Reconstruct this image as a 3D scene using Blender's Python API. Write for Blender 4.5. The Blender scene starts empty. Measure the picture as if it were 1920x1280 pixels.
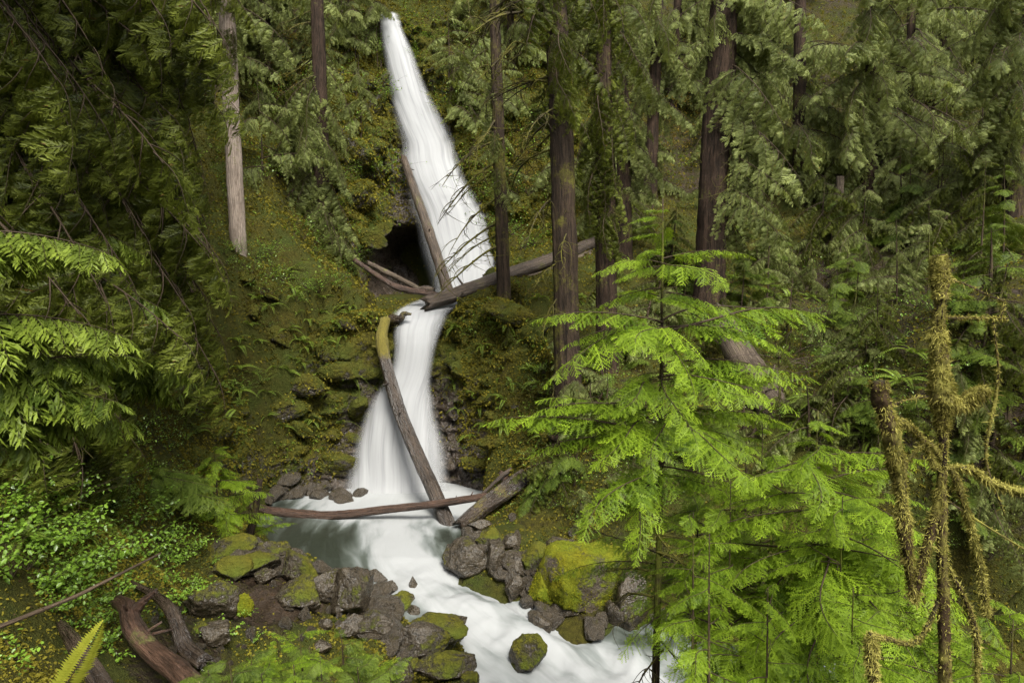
import bpy, bmesh, math, random
import numpy as np
from mathutils import Vector, Matrix, Euler
from mathutils.bvhtree import BVHTree

random.seed(7)
RNG = np.random.default_rng(7)
S = bpy.context.scene
COL = S.collection
R = math.radians

# ------------------------------------------------------------------ camera, world, sun, exposure
CAM = np.array([0.0, 0.0, 8.0]); PITCH = R(5.0); F = 1280.0
cd = bpy.data.cameras.new('camera'); cam = bpy.data.objects.new('camera', cd); COL.objects.link(cam)
cam.location = CAM; cam.rotation_euler = (R(90) - PITCH, 0, 0)
cd.sensor_width = 36; cd.lens = 24; cd.clip_end = 800; cd.clip_start = 0.05
S.camera = cam

SUN_EL, SUN_AZ = 52.0, 160.0      # azimuth clockwise from +Y: behind and to the right of the camera
w = bpy.data.worlds.new('World'); S.world = w; w.use_nodes = True
wn = w.node_tree.nodes; wl = w.node_tree.links
sky = wn.new('ShaderNodeTexSky'); sky.sky_type = 'NISHITA'; sky.sun_disc = False
sky.sun_elevation = R(SUN_EL); sky.sun_rotation = R(SUN_AZ); sky.dust_density = 4.0; sky.air_density = 1.0
hs = wn.new('ShaderNodeHueSaturation'); hs.inputs['Saturation'].default_value = 0.08
wl.new(sky.outputs[0], hs.inputs['Color'])
bg = wn['Background']; wl.new(hs.outputs[0], bg.inputs['Color']); bg.inputs['Strength'].default_value = 0.15
sd = bpy.data.lights.new('sun', 'SUN'); sun = bpy.data.objects.new('sun', sd); COL.objects.link(sun)
sd.energy = 3.0; sd.angle = R(20); sd.color = (1.0, 0.95, 0.85)
sun.rotation_euler = (R(90 - SUN_EL), 0, R(180 - SUN_AZ))
S.view_settings.view_transform = 'Standard'; S.view_settings.look = 'None'
S.view_settings.exposure = 1.15; S.view_settings.gamma = 1.0
S.cycles.max_bounces = 5; S.cycles.diffuse_bounces = 2; S.cycles.glossy_bounces = 2
S.cycles.transmission_bounces = 4; S.cycles.transparent_max_bounces = 12; S.cycles.volume_bounces = 0
S.cycles.caustics_reflective = False; S.cycles.caustics_refractive = False
S.cycles.use_adaptive_sampling = True; S.cycles.adaptive_threshold = 0.02
S.cycles.use_denoising = True; S.cycles.denoising_prefilter = 'NONE'

# ------------------------------------------------------------------ helpers
def ray(px, py):
    a = (px - 960) / F; b = (640 - py) / F
    return np.array([a, math.cos(PITCH) + b * math.sin(PITCH), -math.sin(PITCH) + b * math.cos(PITCH)])
def P(px, py, Y):
    d = ray(px, py); return CAM + d * (Y / d[1])
def W(px, py, z=0.0):
    d = ray(px, py); return CAM + d * ((z - CAM[2]) / d[2])
def project(p):
    p = np.asarray(p, float) - CAM
    c, s = math.cos(PITCH), math.sin(PITCH)
    dep = p[..., 1] * c - p[..., 2] * s; up = p[..., 1] * s + p[..., 2] * c
    return 960 + F * p[..., 0] / dep, 640 - F * up / dep, dep

def vnoise(p, seed=0):
    p = np.asarray(p, float); i = np.floor(p).astype(np.int64); f = p - i; f = f * f * (3 - 2 * f)
    def h(x, y, z):
        n = (x * 374761393 + y * 668265263 + z * 2147483647 + seed * 974634777) & 0xffffffff
        n = ((n ^ (n >> 13)) * 1274126177) & 0xffffffff
        n = ((n ^ (n >> 16)) * 2246822519) & 0xffffffff
        return (n ^ (n >> 15)).astype(np.float64) / 0xffffffff
    r = 0
    for dx in (0, 1):
        for dy in (0, 1):
            for dz in (0, 1):
                wgt = (f[:, 0] if dx else 1 - f[:, 0]) * (f[:, 1] if dy else 1 - f[:, 1]) * (f[:, 2] if dz else 1 - f[:, 2])
                r = r + wgt * h(i[:, 0] + dx, i[:, 1] + dy, i[:, 2] + dz)
    return r * 2 - 1
def fbm(p, octaves=4, seed=0, gain=0.5):
    p = np.asarray(p, float); a = 1; r = 0; t = 0
    for o in range(octaves):
        r = r + a * vnoise(p, seed + o * 17); t += a; a *= gain; p = p * 2.03
    return r / t
def ridged(p, octaves=4, seed=0):
    p = np.asarray(p, float); a = 1; r = 0; t = 0
    for o in range(octaves):
        r = r + a * (1 - 2 * np.abs(vnoise(p, seed + o * 13))); t += a; a *= 0.5; p = p * 2.1
    return r / t
def sstep(a, b, x):
    t = np.clip((np.asarray(x, float) - a) / (b - a), 0, 1); return t * t * (3 - 2 * t)

class Geo:
    """triangles gathered as arrays: verts, tris, material index and tint per triangle"""
    def __init__(s): s.v = []; s.f = []; s.m = []; s.t = []; s.n = 0
    def add(s, v, f, m=0, t=0.5):
        v = np.asarray(v, float).reshape(-1, 3); f = np.asarray(f, int).reshape(-1, 3)
        s.v.append(v); s.f.append(f + s.n); s.n += len(v)
        s.m.append(np.broadcast_to(np.asarray(m, int), (len(f),)))
        s.t.append(np.broadcast_to(np.asarray(t, float), (len(f),)))
    def cat(s):
        return np.concatenate(s.v), np.concatenate(s.f), np.concatenate(s.m), np.concatenate(s.t)
    def put(s, arr, M, tadd=0.0):
        v, f, m, t = arr; v = v @ M[:3, :3].T + M[:3, 3]
        s.add(v, f, m, np.clip(t + tadd, 0, 1))
    def mesh(s, name, mats, smooth=False):
        return to_mesh(name, *s.cat(), mats, smooth)
def to_mesh(name, v, f, m, t, mats, smooth=False):
    me = bpy.data.meshes.new(name)
    n = len(f)
    me.vertices.add(len(v)); me.vertices.foreach_set('co', np.ascontiguousarray(v, np.float32).ravel())
    me.loops.add(n * 3); me.loops.foreach_set('vertex_index', np.ascontiguousarray(f, np.int32).ravel())
    me.polygons.add(n); me.polygons.foreach_set('loop_start', np.arange(0, n * 3, 3, dtype=np.int32))
    me.polygons.foreach_set('material_index', np.ascontiguousarray(m, np.int32))
    if smooth: me.polygons.foreach_set('use_smooth', np.ones(n, bool))
    for x in mats: me.materials.append(x)
    me.update(calc_edges=True)
    at = me.attributes.new('tint', 'FLOAT', 'FACE'); at.data.foreach_set('value', np.ascontiguousarray(t, np.float32))
    return me
def vattr(me, name, vals):
    at = me.attributes.new(name, 'FLOAT', 'POINT'); at.data.foreach_set('value', np.ascontiguousarray(vals, np.float32))
def grid_tris(nu, nv):
    i = np.arange(nu * nv).reshape(nu, nv)
    a = i[:-1, :-1].ravel(); b = i[1:, :-1].ravel(); c = i[1:, 1:].ravel(); d = i[:-1, 1:].ravel()
    return np.concatenate([np.stack([a, b, c], 1), np.stack([a, c, d], 1)])
def obj(name, me, parent=None, loc=None, rot=None, scale=None):
    o = bpy.data.objects.new(name, me); COL.objects.link(o)
    if parent is not None: o.parent = parent
    if loc is not None: o.location = loc
    if rot is not None: o.rotation_euler = rot
    if scale is not None: o.scale = (scale,) * 3 if np.isscalar(scale) else scale
    return o
def tag(o, label=None, cat=None, group=None, kind=None):
    if label: o['label'] = label
    if cat: o['category'] = cat
    if group: o['group'] = group
    if kind: o['kind'] = kind
    return o
def empty(name, loc, label, cat, group=None):
    o = bpy.data.objects.new(name, None); COL.objects.link(o); o.location = loc; o.empty_display_size = 0.2
    return tag(o, label, cat, group)
def smooth_path(pts, n, closed=False):
    """Catmull-Rom through points (with any number of columns)"""
    p = np.asarray(pts, float)
    if len(p) == 2: return p[0] + (p[1] - p[0]) * np.linspace(0, 1, n)[:, None]
    e = np.vstack([2 * p[0] - p[1], p, 2 * p[-1] - p[-2]])
    t = np.linspace(0, len(p) - 1 - 1e-6, n); k = t.astype(int); u = (t - k)[:, None]
    a, b, c, d = e[k], e[k + 1], e[k + 2], e[k + 3]
    return 0.5 * (2 * b + (c - a) * u + (2 * a - 5 * b + 4 * c - d) * u * u + (3 * b - a - 3 * c + d) * u ** 3)
GRAIN = [None]
def grain_attr(me, g):
    at = me.attributes.new('grain', 'FLOAT_VECTOR', 'POINT'); at.data.foreach_set('vector', np.ascontiguousarray(g, np.float32).ravel())
def tube(path, rad, sides=8, rough=0.0, freq=2.0, seed=0, ridges=0.0, cap=True, flare=None):
    """swept tube; rough = fraction of radius of lumps, ridges = long bark ridges"""
    p = np.asarray(path, float); n = len(p); rad = np.broadcast_to(np.asarray(rad, float), (n,))
    t = np.gradient(p, axis=0); t /= np.linalg.norm(t, axis=1)[:, None] + 1e-9
    up = np.array([0, 0, 1.0]) if abs(t[0, 2]) < 0.8 else np.array([0, 1.0, 0])
    x = np.cross(up, t[0]); x /= np.linalg.norm(x); X = [x]
    for i in range(1, n):
        x = X[-1] - t[i] * np.dot(X[-1], t[i]); x /= np.linalg.norm(x) + 1e-9; X.append(x)
    X = np.array(X); Yv = np.cross(t, X)
    a = np.linspace(0, 2 * np.pi, sides, endpoint=False)
    ca, sa = np.cos(a), np.sin(a)
    L = np.concatenate([[0], np.cumsum(np.linalg.norm(np.diff(p, axis=0), axis=1))])
    rr = np.repeat(rad[:, None], sides, 1)
    A, LL = np.meshgrid(a, L)
    q = np.stack([np.cos(A).ravel() * freq, np.sin(A).ravel() * freq, LL.ravel() * freq * 0.5], 1)
    if rough: rr = rr * (1 + rough * fbm(q + seed * 3.1, 3, seed).reshape(n, sides))
    if ridges:
        q2 = np.stack([np.cos(A).ravel() * 3.2, np.sin(A).ravel() * 3.2, LL.ravel() * 0.22], 1)
        rr = rr * (1 + ridges * ridged(q2 + seed * 1.7, 3, seed + 5).reshape(n, sides))
    if flare is not None:
        q3 = np.stack([np.cos(A).ravel() * 1.6, np.sin(A).ravel() * 1.6, np.zeros(n * sides)], 1)
        lob = 0.55 + 0.9 * np.clip(fbm(q3 + seed, 2, seed + 3).reshape(n, sides) + 0.3, 0, 1)
        rr = rr * (1 + flare[0] * np.exp(-LL / flare[1]) * lob)
    v = p[:, None, :] + X[:, None, :] * (rr * ca)[:, :, None] + Yv[:, None, :] * (rr * sa)[:, :, None]
    v = v.reshape(-1, 3)
    gr = np.stack([(rr * ca).ravel(), (rr * sa).ravel(), LL.ravel()], 1); GRAIN[0] = np.vstack([gr, [[0, 0, 0], [0, 0, L[-1]]]]) if cap else gr
    i = np.arange(n * sides).reshape(n, sides); j = np.roll(i, -1, 1)
    A1, B1, C1, D1 = i[:-1].ravel(), j[:-1].ravel(), j[1:].ravel(), i[1:].ravel()
    f = np.concatenate([np.stack([A1, B1, C1], 1), np.stack([A1, C1, D1], 1)])
    if cap:
        v = np.vstack([v, p[0], p[-1]]); c0, c1 = n * sides, n * sides + 1
        f = np.vstack([f, np.stack([j[0], i[0], np.full(sides, c0)], 1), np.stack([i[-1], j[-1], np.full(sides, c1)], 1)])
    return v, f

# ------------------------------------------------------------------ materials
def new_mat(name):
    m = bpy.data.materials.new(name); m.use_nodes = True
    nt = m.node_tree; return m, nt.nodes, nt.links, nt.nodes['Principled BSDF']
def node(N, t, **kw):
    n = N.new(t)
    for k, v in kw.items(): setattr(n, k, v)
    return n
def noise_node(N, L, coord, scale, detail=5, rough=0.6, stretch=None, dist=0.0):
    n = N.new('ShaderNodeTexNoise'); n.inputs['Scale'].default_value = scale
    n.inputs['Detail'].default_value = detail; n.inputs['Roughness'].default_value = rough; n.inputs['Distortion'].default_value = dist
    if stretch is not None:
        mp = N.new('ShaderNodeMapping'); mp.inputs['Scale'].default_value = stretch
        L.new(coord, mp.inputs['Vector']); L.new(mp.outputs[0], n.inputs['Vector'])
    else: L.new(coord, n.inputs['Vector'])
    return n.outputs['Fac']
def ramp(N, L, fac, stops):
    r = N.new('ShaderNodeValToRGB'); e = r.color_ramp.elements
    while len(e) < len(stops): e.new(0.5)
    for i, (p, c) in enumerate(stops):
        e[i].position = p; e[i].color = (*c, 1) if len(c) == 3 else c
    L.new(fac, r.inputs[0]); return r.outputs[0]
def mix(N, L, fac, a, b, typ='RGBA'):
    m = N.new('ShaderNodeMix'); m.data_type = typ
    ins = [x for x in m.inputs if x.enabled or True]
    idx = {'RGBA': (0, 6, 7, 2), 'FLOAT': (0, 2, 3, 0)}[typ]
    for k, v in zip(idx[:3], (fac, a, b)):
        if isinstance(v, bpy.types.NodeSocket): L.new(v, m.inputs[k])
        else: m.inputs[k].default_value = (*v, 1) if (typ == 'RGBA' and k != 0 and len(v) == 3) else v
    return m.outputs[idx[3]]
def math_node(N, L, op, a, b=None, c=None, clamp=False):
    m = N.new('ShaderNodeMath'); m.operation = op; m.use_clamp = clamp
    for i, v in enumerate((a, b, c)):
        if v is None: continue
        if isinstance(v, bpy.types.NodeSocket): L.new(v, m.inputs[i])
        else: m.inputs[i].default_value = v
    return m.outputs[0]
def bump(N, L, bsdf, h, strength, dist):
    b = N.new('ShaderNodeBump'); b.inputs['Strength'].default_value = strength; b.inputs['Distance'].default_value = dist
    L.new(h, b.inputs['Height']); L.new(b.outputs[0], bsdf.inputs['Normal']); return b

def leaf_mat(name, lo, hi, transl=0.4, rough=0.45, hue_var=0.25, spec=0.15, accent=None):
    m, N, L, B = new_mat(name)
    at = node(N, 'ShaderNodeAttribute', attribute_name='tint')
    oi = N.new('ShaderNodeObjectInfo')
    t = math_node(N, L, 'MULTIPLY_ADD', oi.outputs['Random'], hue_var, math_node(N, L, 'SUBTRACT', at.outputs['Fac'], hue_var / 2), clamp=True)
    col = mix(N, L, t, lo, hi)
    if accent:
        gp = N.new('ShaderNodeNewGeometry')
        k = math_node(N, L, 'GREATER_THAN', gp.outputs['Random Per Island'], 1 - accent[1])
        col = mix(N, L, k, col, accent[0])
    L.new(col, B.inputs['Base Color']); B.inputs['Roughness'].default_value = rough
    B.inputs['Specular IOR Level'].default_value = spec
    tr = N.new('ShaderNodeBsdfTranslucent')
    tc = mix(N, L, 0.5, col, (hi[0] * 1.3, hi[1] * 1.3, hi[2] * 0.7)); L.new(tc, tr.inputs['Color'])
    mx = N.new('ShaderNodeMixShader'); mx.inputs[0].default_value = transl
    L.new(B.outputs[0], mx.inputs[1]); L.new(tr.outputs[0], mx.inputs[2])
    L.new(mx.outputs[0], N['Material Output'].inputs['Surface'])
    return m

def bark_mat(name, dark, light, moss=0.3, mosscol=(0.09, 0.10, 0.018), rough=0.8, freq=9.0, along=0.07, bstr=0.9, wet=0.0):
    """fibrous bark or wood; the vertex attribute 'grain' is the position round and along the stem in metres"""
    m, N, L, B = new_mat(name)
    g = N.new('ShaderNodeNewGeometry'); pos = g.outputs['Position']
    gr = node(N, 'ShaderNodeAttribute', attribute_name='grain').outputs['Vector']
    n1 = noise_node(N, L, gr, freq, 4, 0.65, (1, 1, along), 0.3)
    n2 = noise_node(N, L, gr, freq * 3.1, 4, 0.7, (1, 1, along * 1.4))
    n3 = noise_node(N, L, pos, 1.3, 3, 0.6)
    n4 = noise_node(N, L, pos, 11, 3, 0.7)
    c = ramp(N, L, n1, [(0.36, dark), (0.68, light)])
    c = mix(N, L, ramp(N, L, n2, [(0.42, (0, 0, 0)), (0.75, (0.55, 0.55, 0.55))]), c, (light[0] * 1.5, light[1] * 1.5, light[2] * 1.5))
    c = mix(N, L, ramp(N, L, n2, [(0.3, (0.6, 0.6, 0.6)), (0.48, (0, 0, 0))]), c, (dark[0] * 0.5, dark[1] * 0.5, dark[2] * 0.5))
    c = mix(N, L, ramp(N, L, n3, [(0.3, (0.5, 0.5, 0.5)), (0.6, (0, 0, 0))]), c, (dark[0], dark[1], dark[2]))
    mk = math_node(N, L, 'ADD', math_node(N, L, 'MULTIPLY', n3, 0.75), math_node(N, L, 'MULTIPLY', n4, 0.4))
    at = node(N, 'ShaderNodeAttribute', attribute_name='moss')
    mk = math_node(N, L, 'ADD', mk, math_node(N, L, 'MULTIPLY', at.outputs['Fac'], 0.6))
    mk = ramp(N, L, mk, [(0.78 - 0.32 * moss, (0, 0, 0)), (0.92 - 0.32 * moss, (1, 1, 1))])
    mcol = mix(N, L, n4, (mosscol[0] * 0.4, mosscol[1] * 0.4, mosscol[2] * 0.5), (mosscol[0] * 1.5, mosscol[1] * 1.5, mosscol[2] * 1.3))
    L.new(mix(N, L, mk, c, mcol), B.inputs['Base Color'])
    rr = mix(N, L, mk, rough - wet, 0.95, 'FLOAT'); L.new(rr, B.inputs['Roughness']); B.inputs['Specular IOR Level'].default_value = 0.12 + wet
    h = math_node(N, L, 'ADD', n1, math_node(N, L, 'MULTIPLY', n2, 0.6)); h = math_node(N, L, 'ADD', h, math_node(N, L, 'MULTIPLY', n4, 0.15))
    bump(N, L, B, h, bstr, 0.08)
    return m

def rock_mat(name, dark, light, moss=0.4, mosscol=(0.10, 0.115, 0.015), wet=0.4, soil=None, scale=1.0, litter=0.0, obj_coord=False, cracks=1.0):
    """wet angular stone with moss; the vertex attribute 'moss' (0..1) says where moss grows"""
    m, N, L, B = new_mat(name)
    g = N.new('ShaderNodeNewGeometry'); pos = g.outputs['Position']
    if obj_coord:
        tcn = N.new('ShaderNodeTexCoord'); pos = tcn.outputs['Object']
    n1 = noise_node(N, L, pos, 1.7 * scale, 4, 0.6)
    n2 = noise_node(N, L, pos, 9 * scale, 4, 0.7)
    n3 = noise_node(N, L, pos, 38 * scale, 2, 0.7)
    vo = N.new('ShaderNodeTexVoronoi'); vo.feature = 'DISTANCE_TO_EDGE'; vo.inputs['Scale'].default_value = 2.2 * scale
    mpv = N.new('ShaderNodeMapping'); mpv.inputs['Scale'].default_value = (1, 1, 1.7)
    wv = N.new('ShaderNodeMix'); wv.data_type = 'VECTOR'; wv.inputs[0].default_value = 0.25
    nn = N.new('ShaderNodeTexNoise'); nn.inputs['Scale'].default_value = 2.5 * scale; L.new(pos, nn.inputs['Vector'])
    L.new(pos, wv.inputs[4]); L.new(nn.outputs['Color'], wv.inputs[5]); L.new(wv.outputs[1], mpv.inputs['Vector']); L.new(mpv.outputs[0], vo.inputs['Vector'])
    crack = ramp(N, L, vo.outputs['Distance'], [(0.0, (0, 0, 0)), (0.09, (1, 1, 1))])
    c = ramp(N, L, n1, [(0.3, dark), (0.7, light)])
    c = mix(N, L, ramp(N, L, n2, [(0.35, (0, 0, 0)), (0.75, (1, 1, 1))]), c, (light[0] * 1.3, light[1] * 1.25, light[2] * 1.2))
    c = mix(N, L, math_node(N, L, 'MULTIPLY', math_node(N, L, 'SUBTRACT', 1.0, crack), 0.6 * cracks), c, (dark[0] * 0.5, dark[1] * 0.5, dark[2] * 0.5))
    if soil:
        sm = node(N, 'ShaderNodeAttribute', attribute_name='soil')
        scol = ramp(N, L, n2, [(0.3, (soil[0] * 0.5, soil[1] * 0.5, soil[2] * 0.5)), (0.55, soil), (0.8, (soil[0] * 2.0, soil[1] * 1.7, soil[2] * 1.5))])
        c = mix(N, L, sm.outputs['Fac'], c, scol)
    at = node(N, 'ShaderNodeAttribute', attribute_name='moss')
    sx = N.new('ShaderNodeSeparateXYZ'); L.new(g.outputs['Normal'], sx.inputs[0])
    k = math_node(N, L, 'ADD', math_node(N, L, 'MULTIPLY', n1, 0.55), math_node(N, L, 'MULTIPLY', n2, 0.55))
    k = math_node(N, L, 'ADD', k, math_node(N, L, 'MULTIPLY', sx.outputs['Z'], 0.16))
    k = math_node(N, L, 'ADD', k, math_node(N, L, 'MULTIPLY', at.outputs['Fac'], 0.55))
    k = ramp(N, L, k, [(1.0 - 0.5 * moss - 0.12, (0, 0, 0)), (1.0 - 0.5 * moss + 0.03, (1, 1, 1))])
    n5 = noise_node(N, L, pos, 0.9, 2, 0.6)
    mc = ramp(N, L, n2, [(0.25, (mosscol[0] * 0.35, mosscol[1] * 0.33, mosscol[2] * 0.5)), (0.55, mosscol), (0.8, (mosscol[0] * 1.7, mosscol[1] * 1.6, mosscol[2] * 1.2))])
    mc = mix(N, L, ramp(N, L, n5, [(0.35, (0, 0, 0)), (0.7, (1, 1, 1))]), mc, (mosscol[0] * 0.75, mosscol[1] * 1.05, mosscol[2] * 1.1))
    L.new(mix(N, L, k, c, mc), B.inputs['Base Color'])
    rwet = ramp(N, L, n2, [(0.3, (0.62 - wet, 0, 0)), (0.75, (0.9 - wet * 0.9, 0, 0))])
    sr = N.new('ShaderNodeSeparateColor'); L.new(rwet, sr.inputs[0])
    L.new(mix(N, L, k, sr.outputs[0], 0.95, 'FLOAT'), B.inputs['Roughness']); L.new(mix(N, L, k, min(.5, wet + .02), 0.08, 'FLOAT'), B.inputs['Specular IOR Level'])
    h = math_node(N, L, 'ADD', math_node(N, L, 'MULTIPLY', n1, 0.8), math_node(N, L, 'MULTIPLY', n2, 0.5))
    h = math_node(N, L, 'ADD', h, math_node(N, L, 'MULTIPLY', n3, mix(N, L, k, 0.12, 0.55, 'FLOAT')))
    h = math_node(N, L, 'ADD', h, math_node(N, L, 'MULTIPLY', crack, 0.25 * cracks))
    h = math_node(N, L, 'ADD', h, math_node(N, L, 'MULTIPLY', k, 0.25))
    bump(N, L, B, h, 0.85, 0.16 / scale)
    return m

def fall_mat(name, dens=1.0, seed=0.0, sc=1.0):
    """white water falling in threads; u across, v along the fall in metres"""
    m, N, L, B = new_mat(name)
    uv = N.new('ShaderNodeUVMap'); uv.uv_map = 'flow'
    mp = N.new('ShaderNodeMapping'); mp.inputs['Location'].default_value = (seed * 7.3, seed * 3.1, seed); L.new(uv.outputs[0], mp.inputs['Vector'])
    n1 = noise_node(N, L, mp.outputs[0], 1.0, 5, 0.6, (3.2 * sc, 0.16, 1), 0.15)
    n2 = noise_node(N, L, mp.outputs[0], 1.0, 4, 0.6, (11 * sc, 0.32, 1))
    n3 = noise_node(N, L, mp.outputs[0], 1.0, 2, 0.5, (0.9, 0.09, 1), 0.2)
    ed = node(N, 'ShaderNodeAttribute', attribute_name='edge')
    a = math_node(N, L, 'ADD', math_node(N, L, 'MULTIPLY', n1, 0.7), math_node(N, L, 'MULTIPLY', n2, 0.3))
    a = math_node(N, L, 'ADD', math_node(N, L, 'SUBTRACT', a, 0.5), math_node(N, L, 'MULTIPLY', n3, 0.25))
    a = math_node(N, L, 'MULTIPLY', math_node(N, L, 'ADD', a, 0.45 + 0.25 * dens), 1.35)
    a = math_node(N, L, 'ADD', a, math_node(N, L, 'MULTIPLY', math_node(N, L, 'SUBTRACT', ed.outputs['Fac'], 0.5), 0.8), clamp=True)
    sm = N.new('ShaderNodeMapRange'); sm.interpolation_type = 'SMOOTHSTEP'; L.new(ed.outputs['Fac'], sm.inputs['Value']); sm.inputs['From Max'].default_value = 0.7
    al = N.new('ShaderNodeMath'); al.operation = 'MULTIPLY'; L.new(a, al.inputs[0]); L.new(sm.outputs[0], al.inputs[1])
    c = ramp(N, L, n1, [(0.25, (0.30, 0.306, 0.312)), (0.65, (0.42, 0.426, 0.432))])
    L.new(c, B.inputs['Base Color']); B.inputs['Roughness'].default_value = 0.75; B.inputs['Specular IOR Level'].default_value = 0.1
    tr = N.new('ShaderNodeBsdfTranslucent'); tr.inputs['Color'].default_value = (0.42, 0.43, 0.435, 1)
    mx = N.new('ShaderNodeMixShader'); mx.inputs[0].default_value = 0.3; L.new(B.outputs[0], mx.inputs[1]); L.new(tr.outputs[0], mx.inputs[2])
    tp = N.new('ShaderNodeBsdfTransparent'); m2 = N.new('ShaderNodeMixShader')
    L.new(al.outputs[0], m2.inputs[0]); L.new(tp.outputs[0], m2.inputs[1]); L.new(mx.outputs[0], m2.inputs[2])
    L.new(m2.outputs[0], N['Material Output'].inputs['Surface'])
    h = math_node(N, L, 'ADD', n1, math_node(N, L, 'MULTIPLY', n2, 0.4)); bump(N, L, B, h, 0.08, 0.1)
    return m
def pool_mat():
    m, N, L, B = new_mat('stream_water')
    uv = N.new('ShaderNodeUVMap'); uv.uv_map = 'flow'
    n1 = noise_node(N, L, uv.outputs[0], 1.0, 4, 0.5, (0.7, 0.30, 1), 0.7)
    n2 = noise_node(N, L, uv.outputs[0], 1.0, 4, 0.55, (2.2, 0.45, 1), 0.5)
    fo = node(N, 'ShaderNodeAttribute', attribute_name='foam')
    a = math_node(N, L, 'ADD', math_node(N, L, 'MULTIPLY', n1, 1.25), math_node(N, L, 'MULTIPLY', n2, 0.85))
    a = math_node(N, L, 'ADD', a, math_node(N, L, 'SUBTRACT', fo.outputs['Fac'], 1.15))
    k = N.new('ShaderNodeMapRange'); k.interpolation_type = 'SMOOTHSTEP'; k.inputs['From Min'].default_value = 0.18; k.inputs['From Max'].default_value = 0.95
    L.new(a, k.inputs['Value'])
    c = ramp(N, L, k.outputs[0], [(0.0, (0.020, 0.024, 0.018)), (0.3, (0.060, 0.070, 0.060)), (0.62, (0.135, 0.148, 0.143)), (1.0, (0.255, 0.263, 0.263))])
    L.new(c, B.inputs['Base Color'])
    L.new(mix(N, L, k.outputs[0], 0.3, 0.75, 'FLOAT'), B.inputs['Roughness'])
    bump(N, L, B, math_node(N, L, 'ADD', n1, math_node(N, L, 'MULTIPLY', n2, 0.5)), 0.3, 0.2)
    return m

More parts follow.
